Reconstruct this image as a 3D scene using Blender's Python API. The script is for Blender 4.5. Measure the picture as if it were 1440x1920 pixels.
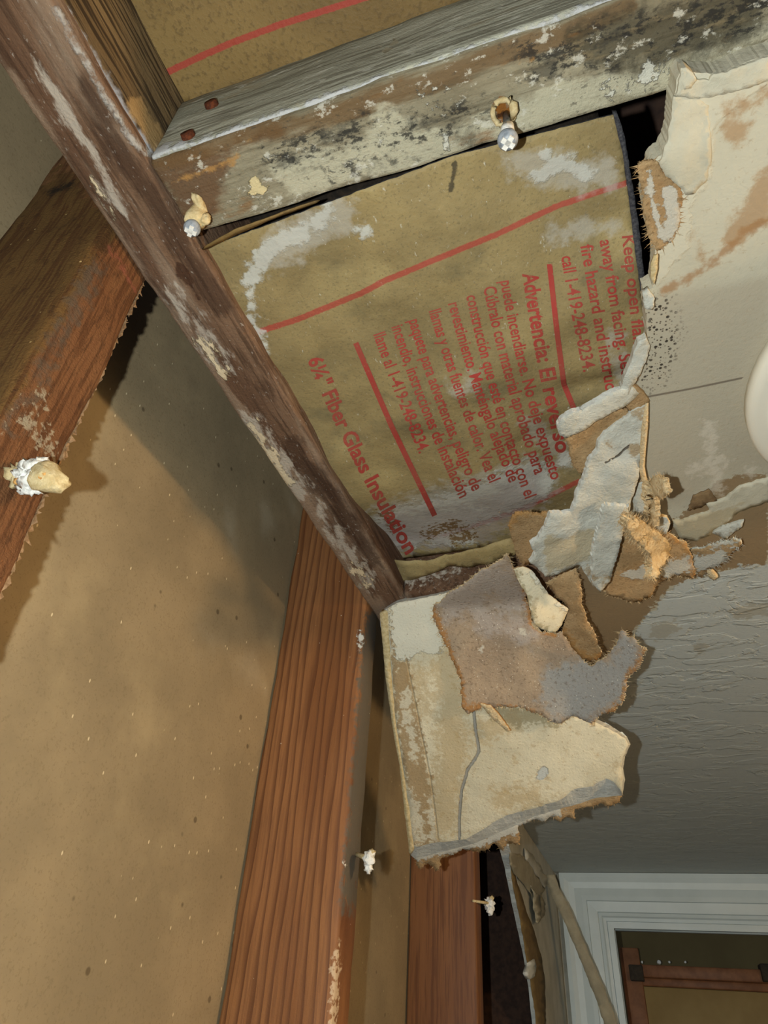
import bpy, bmesh, math, random
import numpy as np
from mathutils import Vector, Matrix, noise
from mathutils.geometry import delaunay_2d_cdt

random.seed(7)
for o in list(bpy.data.objects):
    bpy.data.objects.remove(o)
SC = bpy.context.scene
COL = SC.collection

# ------------------------------------------------------------------ camera
# lengths below are in units of the camera-to-ceiling-frame height (S metres);
# X runs away from the stud wall, Y along it towards the door, Z up.
S = 0.31
CZ = 2.09
F_PX, CX, CY = 1250.0, 720.0, 960.0
Mc = np.array([[0.9481, 0.3130, 0.0565], [-0.1467, 0.5878, -0.7956], [-0.2822, 0.7460, 0.6032]])
cam_d = bpy.data.cameras.new('camera')
cam = bpy.data.objects.new('camera', cam_d)
COL.objects.link(cam)
cam_d.sensor_fit = 'VERTICAL'
cam_d.sensor_height = 36.0
cam_d.sensor_width = 27.0
cam_d.lens = F_PX / 1920.0 * 36.0
cam_d.clip_start = 0.01
r, d, f = [Vector(v).normalized() for v in Mc]
f = r.cross(-d) * -1 if (r.cross(-d) * -1).dot(f) > 0 else r.cross(-d)
u = r.cross(f)
cam.matrix_world = Matrix(((r.x, u.x, -f.x, 0), (r.y, u.y, -f.y, 0), (r.z, u.z, -f.z, CZ), (0, 0, 0, 1)))
SC.camera = cam

# ------------------------------------------------------------------ light
FLASH = 15.0
LAMP = 400.0
AMB = 0.10
SC.view_settings.view_transform = 'Standard'
SC.view_settings.look = 'None'
SC.view_settings.gamma = 1.0
SC.view_settings.use_curve_mapping = False
SC.view_settings.exposure = 0.0
w = bpy.data.worlds.new('world')
SC.world = w
w.use_nodes = True
w.node_tree.nodes['Background'].inputs[0].default_value = (0.90, 0.95, 1.0, 1)
w.node_tree.nodes['Background'].inputs[1].default_value = AMB


def WP(x, y, z):
    return Vector((x * S, y * S, CZ + z * S))


fl = bpy.data.lights.new('phone_flash', 'POINT')
fl.energy = FLASH
fl.shadow_soft_size = 0.0025
fl.color = (0.95, 1.0, 0.95)
fl.use_nodes = True
nt = fl.node_tree
em = [n for n in nt.nodes if n.type == 'EMISSION'][0]
fo = nt.nodes.new('ShaderNodeLightFalloff')
fo.inputs['Strength'].default_value = 1.0
nt.links.new(fo.outputs['Linear'], em.inputs['Strength'])
flo = bpy.data.objects.new('phone_flash', fl)
COL.objects.link(flo)
flo.location = WP(-0.11, -0.02, 0.0)


# ------------------------------------------------------------------ helpers
def ray(x, y):
    return Mc.T @ np.array([(x - CX) / F_PX, (y - CY) / F_PX, 1.0])


def onz(x, y, z):
    q = ray(x, y)
    return q * z / q[2]


def onx(x, y, X):
    q = ray(x, y)
    return q * X / q[0]


def ony(x, y, Y):
    q = ray(x, y)
    return q * Y / q[1]


def pj(P):
    c = Mc @ np.asarray(P, float)
    return (F_PX * c[0] / c[2] + CX, F_PX * c[1] / c[2] + CY)


class Plane:
    """a plane through three points, met by a line of sight"""
    def __init__(self, a, b, c, toward=0.0):
        a, b, c = [np.asarray(v, float) for v in (a, b, c)]
        n = np.cross(b - a, c - a)
        n /= np.linalg.norm(n)
        if n @ a < 0:
            n = -n
        self.n = n                       # away from the room's viewer side
        self.k = n @ a - toward

    def __call__(self, x, y):
        q = ray(x, y)
        return q * (self.k / (self.n @ q)), self.n


def pz(*anchors, toward=0.0):
    return Plane(*[onz(*a) for a in anchors], toward=toward)


def zplane(z):
    return Plane((0, 0, z), (1, 0, z), (0, 1, z))


def fold(*pl):
    """the nearer of several planes: a sheet creased where they meet"""
    def g(x, y):
        best = None
        for p in pl:
            q = p(x, y)
            if best is None or np.linalg.norm(q[0]) < np.linalg.norm(best[0]):
                best = q
        return best
    return g


def pip(x, y, poly):
    c = False
    j = len(poly) - 1
    for i in range(len(poly)):
        a, b = poly[i], poly[j]
        if (a[1] > y) != (b[1] > y) and x < (b[0] - a[0]) * (y - a[1]) / (b[1] - a[1]) + a[0]:
            c = not c
        j = i
    return c


def dseg(x, y, a, b):
    dx, dy = b[0] - a[0], b[1] - a[1]
    L = dx * dx + dy * dy
    t = 0 if L == 0 else max(0, min(1, ((x - a[0]) * dx + (y - a[1]) * dy) / L))
    return math.hypot(x - a[0] - t * dx, y - a[1] - t * dy)


def seg_dist(X, Y, a, b):
    dx, dy = b[0] - a[0], b[1] - a[1]
    L = dx * dx + dy * dy
    t = np.zeros_like(X) if L == 0 else np.clip(((X - a[0]) * dx + (Y - a[1]) * dy) / L, 0, 1)
    return np.hypot(X - a[0] - t * dx, Y - a[1] - t * dy)


def inside(X, Y, poly):
    c = np.zeros(X.shape, bool)
    for i in range(len(poly)):
        a, b = poly[i], poly[i - 1]
        if a[1] == b[1]:
            continue
        c ^= ((a[1] > Y) != (b[1] > Y)) & (X < (b[0] - a[0]) * (Y - a[1]) / (b[1] - a[1]) + a[0])
    return c


def keep_inside(pts, poly, margin):
    """the points at least margin inside a polygon"""
    if not pts:
        return []
    A = np.array(pts, float)
    X, Y = A[:, 0], A[:, 1]
    dd = np.full(X.shape, 1e9)
    for i in range(len(poly)):
        dd = np.minimum(dd, seg_dist(X, Y, poly[i], poly[i - 1]))
    k = inside(X, Y, poly) & (dd > margin)
    return [tuple(q) for q in A[k]]


def shape_vals(pxs, shapes):
    """signed reach into a stain or patch (positive inside), tens of pixels"""
    A = np.array(pxs, float)
    X, Y = A[:, 0], A[:, 1]
    best = np.full(X.shape, -99.0)
    for s in shapes:
        if s[0] == 'line':
            pts, wd = s[1], s[2]
            v = wd - np.minimum.reduce([seg_dist(X, Y, pts[i], pts[i + 1]) for i in range(len(pts) - 1)])
        elif s[0] == 'spot':
            v = s[3] - np.hypot(X - s[1], Y - s[2])
        else:
            dd = np.minimum.reduce([seg_dist(X, Y, s[i], s[i - 1]) for i in range(len(s))])
            v = np.where(inside(X, Y, s), dd, -dd)
        best = np.maximum(best, v)
    return np.clip(best / 10.0, -6.0, 6.0)


def set_attrs(me, pxs, attrs):
    for k, shapes in (attrs or {}).items():
        at = me.attributes.new(k, 'FLOAT', 'POINT')
        at.data.foreach_set('value', shape_vals(pxs, shapes).astype(np.float32))


MAT_ATTRS = {}


def link(name, me, mats, parent=None):
    o = bpy.data.objects.new(name, me)
    COL.objects.link(o)
    for m in (mats if isinstance(mats, (list, tuple)) else [mats]):
        me.materials.append(m)
        for k in MAT_ATTRS.get(m.name, ()):          # a patch this mesh does not have
            if k not in me.attributes:
                at = me.attributes.new(k, 'FLOAT', 'POINT')
                at.data.foreach_set('value', [-6.0] * len(me.vertices))
    if parent is not None:
        o.parent = parent
    return o


def tag(o, label=None, cat=None, group=None, kind=None):
    if label:
        o['label'] = label
    if cat:
        o['category'] = cat
    if group:
        o['group'] = group
    if kind:
        o['kind'] = kind
    return o


def thing(name, label, cat, group=None):
    o = bpy.data.objects.new(name, None)
    o.empty_display_size = 0.02
    COL.objects.link(o)
    return tag(o, label, cat, group)


def smooth(me, on=True):
    me.polygons.foreach_set('use_smooth', [on] * len(me.polygons))


def rag(pts, amp, step, closed=True, seed=0):
    """a torn outline: pts may hold (x, y) or (x, y, bx, by)"""
    if amp <= 0 and step <= 0:
        return [tuple(p) for p in pts]
    rnd = random.Random(seed)
    out = []
    n = len(pts)
    for i in range(n if closed else n - 1):
        a, b = pts[i], pts[(i + 1) % n]
        L = math.hypot(b[0] - a[0], b[1] - a[1])
        k = max(1, int(L / step))
        nx, ny = -(b[1] - a[1]) / (L + 1e-6), (b[0] - a[0]) / (L + 1e-6)
        for j in range(k):
            t = j / k
            p = [a[c] + (b[c] - a[c]) * t for c in range(min(len(a), len(b)))]
            big = noise.noise(Vector((p[0] * 0.045, p[1] * 0.045, seed * 3.1))) * amp * 1.3
            e = big + rnd.uniform(-1, 1) * amp * 0.55
            if j == 0:
                e *= 0.4
            p[0] += nx * e
            p[1] += ny * e
            if len(p) == 4:
                p[2] += nx * e * 0.6
                p[3] += ny * e * 0.6
            out.append(tuple(p))
    return out


def line_points(attrs, sp):
    out = []
    for shapes in (attrs or {}).values():
        for sh in shapes:
            if sh[0] == 'line' and sh[2] < sp * 0.7:
                pts, wd = sh[1], sh[2]
                for i in range(len(pts) - 1):
                    a, b = Vector(pts[i]), Vector(pts[i + 1])
                    L = (b - a).length
                    k = max(1, int(L / 5))
                    t = (b - a) / (L + 1e-9)
                    nn = Vector((-t.y, t.x))
                    for j in range(k):
                        p = a.lerp(b, j / k)
                        for e in (0, wd + 2.5, -wd - 2.5):
                            q = p + nn * e
                            out.append((q.x + random.uniform(-.2, .2), q.y))
    return out


def sheet(name, pts, surf, thick, mats, parent=None, sp=9, amp=2.0, step=4, attrs=None,
          bump=0.0, bscale=0.03, seed=1, curl=None, flat=False, hair=None):
    """a slab or sheet with a torn outline, its near side on surf and its own thickness"""
    ring = rag(pts, amp, step, True, seed)
    out2 = [(p[0], p[1]) for p in ring]
    xs = [p[0] for p in out2]
    ys = [p[1] for p in out2]
    inner = []
    y = min(ys) + sp * 0.5
    row = 0
    while y < max(ys):
        x = min(xs) + (sp * 0.5 if row % 2 else sp)
        while x < max(xs):
            jx, jy = x + random.uniform(-.2, .2) * sp, y + random.uniform(-.2, .2) * sp
            inner.append((jx, jy))
            x += sp
        y += sp * 0.87
        row += 1
    inner = keep_inside(inner, out2, sp * 0.35) + keep_inside(line_points(attrs, sp), out2, 1.5)
    co = [Vector(p) for p in out2 + inner]
    V, E, Fc, ov, oe, of = delaunay_2d_cdt(co, [], [list(range(len(out2)))], 1, 1e-5)
    used = sorted({i for t in Fc for i in t})
    remap = {v: i for i, v in enumerate(used)}
    P, N, PX = [], [], []
    backpx = []
    for v in used:
        x, y = V[v].x, V[v].y
        p, n = surf(x, y)
        p = np.array(p)
        if curl:
            p = p - n * curl(x, y)
        if bump:
            q = Vector((p[0], p[1], p[2])) / bscale
            p = p + n * bump * (noise.noise(q) + 0.5 * noise.noise(q * 2.3))
        P.append(p)
        N.append(n)
        PX.append((x, y))
        src = [s for s in ov[v] if s < len(ring)]
        backpx.append(ring[src[0]][2:4] if src and len(ring[src[0]]) == 4 else None)
    nb = len(P)
    B = []
    for p, n, bp in zip(P, N, backpx):
        q = p + n * thick
        if bp is not None:
            rr = ray(*bp)
            q = rr * ((n @ p + thick) / (n @ rr))
        B.append(q)
    faces, mi = [], []
    cnt = {}
    for t in Fc:
        t = [remap[i] for i in t]
        a, b, c = [Vector(P[i]) for i in t[:3]]
        if (b - a).cross(c - a).dot(Vector(N[t[0]])) > 0:
            t = t[::-1]
        faces.append(t)
        mi.append(0)
        for i in range(len(t)):
            cnt[(t[i], t[i - 1])] = 1
    m2 = min(2, len(mats) - 1) if isinstance(mats, (list, tuple)) else 0
    m1 = min(1, len(mats) - 1) if isinstance(mats, (list, tuple)) else 0
    for t in list(faces):
        faces.append([i + nb for i in t[::-1]])
        mi.append(m2)
    for (a, b) in list(cnt):
        if (b, a) not in cnt:
            faces.append([a, b, b + nb, a + nb])
            mi.append(m1)
    me = bpy.data.meshes.new(name)
    me.from_pydata([WP(*p) for p in P + B], [], faces)
    me.polygons.foreach_set('material_index', mi)
    set_attrs(me, PX + PX, attrs)
    if not flat:
        me.polygons.foreach_set('use_smooth', [i < len(faces) and mi[i] == 0 for i in range(len(faces))])
    me.update()
    o = link(name, me, mats, parent)
    if hair:
        n_h, len_h, m_h = hair
        rnd = random.Random(seed + 100)
        cxm, cym = sum(xs) / len(xs), sum(ys) / len(ys)
        hv, hf = [], []
        src_of = {}
        for k, v in enumerate(used):
            for q in ov[v]:
                if q < len(ring):
                    src_of[q] = k
        keys = [q for q in src_of if (q + 1) in src_of]
        for _ in range(n_h):
            q = rnd.choice(keys)
            a, b = P[src_of[q]], P[src_of[q + 1]]
            t = rnd.random()
            base = a * (1 - t) + b * t
            n = N[src_of[q]]
            along = b - a
            along = along / (np.linalg.norm(along) + 1e-9)
            outw = np.cross(n, along)
            L = len_h * rnd.uniform(.3, 1.0)
            # outward: away from the sheet
            e = np.array(PX[src_of[q + 1]]) - np.array(PX[src_of[q]])
            tst = pj(base + outw * 0.01)
            if pip(tst[0], tst[1], out2):
                outw = -outw
            base = base - outw * L * 0.3 + n * thick * rnd.random()
            tip = base + outw * L * 1.3 + along * L * rnd.uniform(-.7, .7) - n * L * rnd.uniform(-.5, .6)
            wd = along * len_h * 0.07 * rnd.uniform(.6, 1.4)
            i0 = len(hv)
            hv += [WP(*(base - wd)), WP(*(base + wd)), WP(*(base + n * np.linalg.norm(wd))), WP(*tip)]
            hf += [[i0, i0 + 1, i0 + 3], [i0 + 1, i0 + 2, i0 + 3], [i0 + 2, i0, i0 + 3]]
        hm = bpy.data.meshes.new('torn_fibres')
        hm.from_pydata(hv, [], hf)
        ho = link('torn_fibres', hm, m_h, o)
        ho['kind'] = 'stuff'
    return o


def beam(name, x0, x1, y0, y1, z0, z1, mats, parent=None, cell=0.03, wob=0.003, bev=0.006, attrs=None, seed=0,
         shift=None):
    bm = bmesh.new()
    bmesh.ops.create_cube(bm, size=1)
    for v in bm.verts:
        v.co = Vector((x0 if v.co.x < 0 else x1, y0 if v.co.y < 0 else y1, z0 if v.co.z < 0 else z1))
    if bev:
        bmesh.ops.bevel(bm, geom=bm.edges[:], offset=bev, segments=2, affect='EDGES', profile=0.5)
    for ax, (a, b) in enumerate(((x0, x1), (y0, y1), (z0, z1))):
        k = int((b - a) / cell)
        no = Vector((ax == 0, ax == 1, ax == 2))
        for i in range(1, k):
            bmesh.ops.bisect_plane(bm, geom=bm.verts[:] + bm.edges[:] + bm.faces[:],
                                   plane_co=no * (a + (b - a) * i / k), plane_no=no)
    pxs = []
    bm.verts.ensure_lookup_table()
    for v in bm.verts:
        c = v.co.copy()
        pxs.append(pj(c))
        q = c * 9 + Vector((seed, seed, seed))
        e = Vector((noise.noise(q), noise.noise(q + Vector((5, 0, 0))), noise.noise(q + Vector((0, 7, 0)))))
        q2 = c * 45
        e2 = Vector((noise.noise(q2), noise.noise(q2 + Vector((5, 0, 0))), noise.noise(q2 + Vector((0, 7, 0)))))
        c = c + e * wob + e2 * wob * 0.35
        if shift:
            c = c + Vector(shift(c))
        v.co = WP(*c)
    me = bpy.data.meshes.new(name)
    bm.to_mesh(me)
    bm.free()
    set_attrs(me, pxs, attrs)
    smooth(me)
    return link(name, me, mats, parent)


def box(name, x0, x1, y0, y1, z0, z1, mat, parent=None, bev=0.0):
    return beam(name, x0, x1, y0, y1, z0, z1, mat, parent, cell=99, wob=0, bev=bev)


def lathe(name, prof, axis0, axis1, mats, parent=None, seg=24, lump=0.0, seed=0):
    """profile of (t, radius) swept about the line axis0 - axis1 (t = 0..1 along it)"""
    a, b = Vector(axis0), Vector(axis1)
    dz = (b - a)
    L = dz.length
    dz.normalize()
    ux = dz.orthogonal().normalized()
    uy = dz.cross(ux)
    vs, fs = [], []
    for t, rr in prof:
        for k in range(seg):
            an = 2 * math.pi * k / seg
            p = a + dz * (t * L) + (ux * math.cos(an) + uy * math.sin(an)) * rr
            if lump:
                q = p * 60 + Vector((seed, 0, 0))
                p = p + Vector((noise.noise(q), noise.noise(q + Vector((3, 9, 1))), noise.noise(q + Vector((8, 2, 5))))) * lump
            vs.append(WP(*p))
    n = len(prof)
    for i in range(n - 1):
        for k in range(seg):
            k2 = (k + 1) % seg
            fs.append([i * seg + k, i * seg + k2, (i + 1) * seg + k2, (i + 1) * seg + k])
    fs.append(list(range(seg))[::-1])
    fs.append([(n - 1) * seg + k for k in range(seg)])
    me = bpy.data.meshes.new(name)
    me.from_pydata(vs, [], fs)
    smooth(me)
    return link(name, me, mats, parent)


def blob(name, c, rad, mat, parent=None, squash=(1, 1, 1), lump=0.4, seed=0, sub=3, freq=1.6):
    bm = bmesh.new()
    bmesh.ops.create_icosphere(bm, subdivisions=sub, radius=1)
    for v in bm.verts:
        q = v.co * freq + Vector((seed * 1.7, seed, 0))
        s = 1 + lump * (noise.noise(q) + 0.5 * noise.noise(q * 2.6))
        v.co = WP(*(Vector(c) + Vector((v.co.x * squash[0], v.co.y * squash[1], v.co.z * squash[2])) * rad * s))
    me = bpy.data.meshes.new(name)
    bm.to_mesh(me)
    bm.free()
    smooth(me)
    return link(name, me, mat, parent)


def tube(name, pts, rad, mat, parent=None, seg=8):
    vs, fs = [], []
    n = len(pts)
    pts = [Vector(p) for p in pts]
    for i, p in enumerate(pts):
        t = (pts[min(i + 1, n - 1)] - pts[max(i - 1, 0)]).normalized()
        ux = t.orthogonal().normalized()
        uy = t.cross(ux)
        rr = rad[i] if isinstance(rad, (list, tuple)) else rad
        for k in range(seg):
            a = 2 * math.pi * k / seg
            vs.append(WP(*(p + (ux * math.cos(a) + uy * math.sin(a)) * rr)))
    for i in range(n - 1):
        for k in range(seg):
            k2 = (k + 1) % seg
            fs.append([i * seg + k, i * seg + k2, (i + 1) * seg + k2, (i + 1) * seg + k])
    fs.append(list(range(seg))[::-1])
    fs.append([(n - 1) * seg + k for k in range(seg)])
    me = bpy.data.meshes.new(name)
    me.from_pydata(vs, [], fs)
    smooth(me)
    return link(name, me, mat, parent)


# ------------------------------------------------------------------ materials
def lin(c):
    return tuple(((v / 255) / 12.92 if v / 255 <= 0.04045 else ((v / 255 + 0.055) / 1.055) ** 2.4) for v in c) + (1.0,)


class M:
    def __init__(self, name, rough=0.85, spec=0.25):
        self.m = bpy.data.materials.new(name)
        self.m.use_nodes = True
        self.nt = self.m.node_tree
        self.b = self.nt.nodes['Principled BSDF']
        self.b.inputs['Roughness'].default_value = rough
        self.b.inputs['Specular IOR Level'].default_value = spec
        self.tc = self.nt.nodes.new('ShaderNodeTexCoord').outputs['Object']
        self.col = None
        self.h = None

    def N(self, t, **k):
        n = self.nt.nodes.new(t)
        for a, v in k.items():
            setattr(n, a, v)
        return n

    def L(self, a, b):
        self.nt.links.new(a, b)

    def coord(self, stretch=(1, 1, 1)):
        if tuple(stretch) == (1, 1, 1):
            return self.tc
        n = self.N('ShaderNodeMapping')
        n.inputs['Scale'].default_value = stretch
        self.L(self.tc, n.inputs['Vector'])
        return n.outputs[0]

    def noise(self, scale, stretch=(1, 1, 1), detail=6, rough=0.62, dist=0.0):
        n = self.N('ShaderNodeTexNoise')
        n.inputs['Scale'].default_value = scale if scale < 38 else scale * 2.2
        n.inputs['Detail'].default_value = detail
        n.inputs['Roughness'].default_value = rough
        n.inputs['Distortion'].default_value = dist
        self.L(self.coord(stretch), n.inputs['Vector'])
        return n.outputs['Fac']

    def wave(self, scale, stretch, dist, dscale=1.0, detail=3, direction='X'):
        n = self.N('ShaderNodeTexWave', bands_direction=direction, wave_profile='SAW')
        n.inputs['Scale'].default_value = scale
        n.inputs['Distortion'].default_value = dist
        n.inputs['Detail'].default_value = detail
        n.inputs['Detail Scale'].default_value = dscale
        self.L(self.coord(stretch), n.inputs['Vector'])
        return n.outputs['Fac']

    def math(self, op, a, b=None, clamp=False):
        n = self.N('ShaderNodeMath', operation=op, use_clamp=clamp)
        for i, v in enumerate((a, b)):
            if v is None:
                continue
            if isinstance(v, (int, float)):
                n.inputs[i].default_value = v
            else:
                self.L(v, n.inputs[i])
        return n.outputs[0]

    def step(self, x, lo, hi):
        n = self.N('ShaderNodeMapRange', interpolation_type='SMOOTHSTEP')
        self.L(x, n.inputs['Value'])
        n.inputs['From Min'].default_value = lo
        n.inputs['From Max'].default_value = hi
        return n.outputs[0]

    def attr(self, name):
        n = self.N('ShaderNodeAttribute', attribute_name=name)
        MAT_ATTRS.setdefault(self.m.name, set()).add(name)
        return n.outputs['Fac']

    def mix(self, fac, a, b):
        n = self.N('ShaderNodeMix', data_type='RGBA')
        for s, v in ((n.inputs[0], fac), (n.inputs[6], a), (n.inputs[7], b)):
            if isinstance(v, (int, float)):
                s.default_value = v
            elif isinstance(v, tuple):
                s.default_value = lin(v) if len(v) == 3 else v
            else:
                self.L(v, s)
        return n.outputs[2]

    def base(self, a, b, scale=20, stretch=(1, 1, 1), lo=0.35, hi=0.65, detail=5):
        self.col = self.mix(self.step(self.noise(scale, stretch, detail), lo, hi), a, b)
        return self

    def over(self, fac, c, op=1.0):
        if op != 1.0:
            fac = self.math('MULTIPLY', fac, op)
        self.col = self.mix(fac, self.col, c)
        return fac

    def blotch(self, c, scale, lo, hi, op=1.0, stretch=(1, 1, 1), within=None, detail=6, rough=0.6):
        x = self.step(self.noise(scale, stretch, detail, rough), lo, hi)
        if within is not None:
            x = self.math('MULTIPLY', x, within)
        self.over(x, c, op)
        return self

    def patch(self, name, c, amp=1.5, scale=60, soft=0.15, op=1.0, stretch=(1, 1, 1), raise_=0.0):
        """a stain or torn layer whose reach is stored on the mesh, its edge frayed by noise"""
        x = self.math('ADD', self.attr(name), self.math('MULTIPLY', self.math('SUBTRACT', self.noise(scale, stretch, 6, 0.65), 0.5), amp * 4.0))
        x = self.step(x, -soft, soft)
        if raise_:
            hh = self.math('MULTIPLY', x, raise_)
            self.h = hh if self.h is None else self.math('ADD', self.h, hh)
        self.over(x, c, op)
        return x

    def mask(self, name, amp=1.5, scale=60, soft=0.5):
        x = self.math('ADD', self.attr(name), self.math('MULTIPLY', self.math('SUBTRACT', self.noise(scale, (1, 1, 1), 6, 0.65), 0.5), amp * 4.0))
        return self.step(x, -soft, soft)

    def speck(self, c, scale, size, op=1.0, within=None, stretch=(1, 1, 1), keep=None):
        n = self.N('ShaderNodeTexVoronoi')
        n.inputs['Scale'].default_value = scale
        self.L(self.coord(stretch), n.inputs['Vector'])
        x = self.step(self.math('MULTIPLY', n.outputs['Distance'], -1.0), -size, -size * 0.6)
        if keep is not None:
            sep = self.N('ShaderNodeSeparateColor')
            self.L(n.outputs['Color'], sep.inputs[0])
            x = self.math('MULTIPLY', x, self.math('LESS_THAN', sep.outputs[0], keep))
        if within is not None:
            x = self.math('MULTIPLY', x, within)
        self.over(x, c, op)
        return self

    def grain(self, c, axis, freq=140, op=0.5, lo=0.5, hi=0.7):
        st = [1, 1, 1]
        st[axis] = 0.045
        self.blotch(c, freq, lo, hi, op, tuple(st), detail=4)
        g = self.noise(freq * 1.5, tuple(st), 3)
        hh = self.math('MULTIPLY', g, 0.35)
        self.h = hh if self.h is None else self.math('ADD', self.h, hh)
        return self

    def rough_(self, scale, amt, detail=6, stretch=(1, 1, 1)):
        hh = self.math('MULTIPLY', self.noise(scale, stretch, detail, 0.65), amt)
        self.h = hh if self.h is None else self.math('ADD', self.h, hh)
        return self

    def done(self, strength=0.5, dist=0.002):
        self.L(self.col, self.b.inputs['Base Color'])
        if self.h is not None:
            n = self.N('ShaderNodeBump')
            n.inputs['Strength'].default_value = strength
            n.inputs['Distance'].default_value = dist
            self.L(self.h, n.inputs['Height'])
            self.L(n.outputs[0], self.b.inputs['Normal'])
        return self.m


def simple(name, a, b=None, scale=40, rough=0.8, bump=0.3, bscale=120, dist=0.001, spec=0.25):
    m = M(name, rough, spec)
    m.base(a, b or tuple(int(v * 0.88) for v in a), scale)
    m.rough_(bscale, 1.0)
    return m.done(bump, dist)


# wood of the moldy joist
m = M('moldy_joist_wood', 0.9, 0.15)
m.base((160, 154, 132), (124, 116, 96), 30, (0.3, 1, 1))
m.grain((88, 78, 60), 0, 190, 0.55, 0.48, 0.66)
m.patch('brownend', (96, 68, 46), 3.0, 40, 1.6, 0.85, (0.4, 1, 1))
m.patch('topband', (104, 80, 52), 1.6, 60, 0.7, 0.75, (0.2, 1, 1))
m.patch('pale', (186, 182, 160), 3.0, 60, 1.2, 0.8, (0.5, 1, 1))
m.blotch((78, 72, 58), 26, 0.54, 0.66, 0.55, (0.35, 1, 1))
dk = m.mask('dark', 3.0, 40, 1.8)
m.over(dk, (62, 58, 46), 0.72)
m.blotch((120, 108, 84), 90, 0.55, 0.66, 0.8, (0.3, 1, 1), dk)
sp_ = m.mask('moldspots', 2.5, 50, 1.8)
m.blotch((40, 40, 40), 120, 0.50, 0.58, 0.85, (0.6, 1, 1), sp_, 8, 0.72)
m.blotch((50, 50, 48), 44, 0.52, 0.62, 0.6, (0.5, 1, 1), sp_, 8, 0.72)
m.blotch((70, 66, 58), 170, 0.58, 0.66, 0.6, (0.6, 1, 1), None, 8, 0.7)
m.blotch((204, 202, 190), 70, 0.57, 0.64, 0.7, (0.7, 1, 1), None, 8, 0.72)
m.blotch((128, 90, 50), 40, 0.60, 0.70, 0.65, (0.3, 1, 1))
m.patch('ochre', (168, 128, 76), 0.9, 90, 0.4, 0.8)
m.patch('rust', (128, 80, 28), 0.7, 140, 0.35, 0.95)
m.patch('rustdark', (52, 30, 18), 0.7, 160, 0.3, 0.9)
m.patch('creamflake', (206, 190, 148), 0.6, 120, 0.1, 1.0, raise_=0.8)
m.patch('whiteflake', (208, 208, 198), 1.8, 130, 0.25, 0.75, raise_=0.6)
m.rough_(260, 0.8)
MOLDJ = m.done(0.9, 0.0014)

m = M('grey_joist_side', 0.9, 0.15)
m.base((182, 182, 166), (148, 148, 132), 36, (0.12, 1, 1))
m.grain((104, 100, 86), 0, 220, 0.75, 0.46, 0.62)
m.blotch((150, 124, 78), 30, 0.56, 0.70, 0.55, (0.3, 1, 1))
m.blotch((206, 206, 194), 120, 0.58, 0.66, 0.6, (0.3, 1, 1))
m.patch('caulk', (186, 188, 192), 1.2, 70, 0.5, 0.85, raise_=0.6)
m.rough_(240, 0.7)
GREYJ = m.done(0.8, 0.0012)

m = M('ledger_wood', 0.88, 0.18)
m.base((122, 96, 76), (92, 68, 52), 24, (1, 0.1, 1))
m.grain((62, 44, 32), 1, 190, 0.65, 0.47, 0.62)
m.blotch((152, 134, 116), 34, 0.54, 0.68, 0.6, (1, 0.15, 1))
m.blotch((66, 46, 34), 44, 0.55, 0.68, 0.6, (1, 0.2, 1), None, 8)
m.patch('greyedge', (150, 128, 108), 1.6, 60, 0.8, 0.7, (1, 0.2, 1))
m.patch('darkstain', (56, 38, 28), 1.6, 60, 0.9, 0.7, (1, 0.3, 1))
m.patch('wet', (60, 38, 26), 0.6, 70, 0.2, 0.8)
m.patch('dust', (186, 178, 166), 2.8, 90, 0.9, 0.7, (1, 0.3, 1))
m.patch('creamstreak', (212, 196, 166), 1.6, 100, 0.25, 0.9, (1, 0.35, 1), raise_=0.8)
m.patch('caulk', (170, 168, 164), 1.0, 60, 0.45, 0.85, raise_=0.6)
m.blotch((178, 172, 164), 200, 0.60, 0.68, 0.55, (1, 0.5, 1), None, 8, 0.7)
m.rough_(220, 0.8)
LEDG = m.done(0.9, 0.0014)

m = M('ledger_inner_wood', 0.9, 0.15)
m.base((126, 106, 76), (96, 78, 54), 30, (1, 0.1, 1))
m.grain((46, 36, 26), 1, 150, 0.85, 0.47, 0.58)
m.patch('caulk', (150, 152, 158), 1.0, 60, 0.6, 0.75, raise_=0.6)
m.patch('lump', (158, 130, 88), 0.9, 70, 0.4, 0.8)
m.rough_(220, 0.6)
LEDGI = m.done(0.8, 0.0012)

m = M('kraft_facing_paper', 0.6, 0.3)
m.base((154, 136, 94), (134, 118, 82), 16)
m.blotch((104, 96, 72), 24, 0.53, 0.70, 0.6, (1, 1, 1), None, 8)
m.blotch((178, 160, 112), 11, 0.54, 0.68, 0.45)
m.blotch((92, 84, 64), 300, 0.54, 0.66, 0.4)
m.patch('redline', (166, 66, 58), 0.12, 200, 0.12, 0.82)
m.patch('whitemold', (196, 198, 192), 1.8, 60, 0.6, 0.8, raise_=0.4)
m.patch('whitehaze', (182, 180, 172), 3.0, 50, 1.5, 0.5)
m.patch('purplehaze', (156, 146, 142), 3.0, 50, 1.5, 0.6)
m.patch('browncrust', (110, 82, 40), 2.0, 110, 0.25, 0.9)
m.patch('blackmark', (62, 56, 44), 0.4, 110, 0.2, 0.85)
m.blotch((212, 210, 198), 200, 0.63, 0.68, 0.55, (1, 0.4, 1), None, 8, 0.7)
m.rough_(160, 0.5)
m.rough_(30, 1.6, 3)
KRAFT = m.done(0.55, 0.002)

m = M('kraft_facing_paper_clean', 0.6, 0.3)
m.base((128, 104, 62), (108, 86, 50), 14)
m.blotch((86, 68, 40), 200, 0.5, 0.66, 0.55)
m.patch('redline', (156, 56, 48), 0.12, 200, 0.12, 0.86)
m.rough_(200, 0.7)
KRAFT2 = m.done(0.5, 0.0015)

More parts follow.
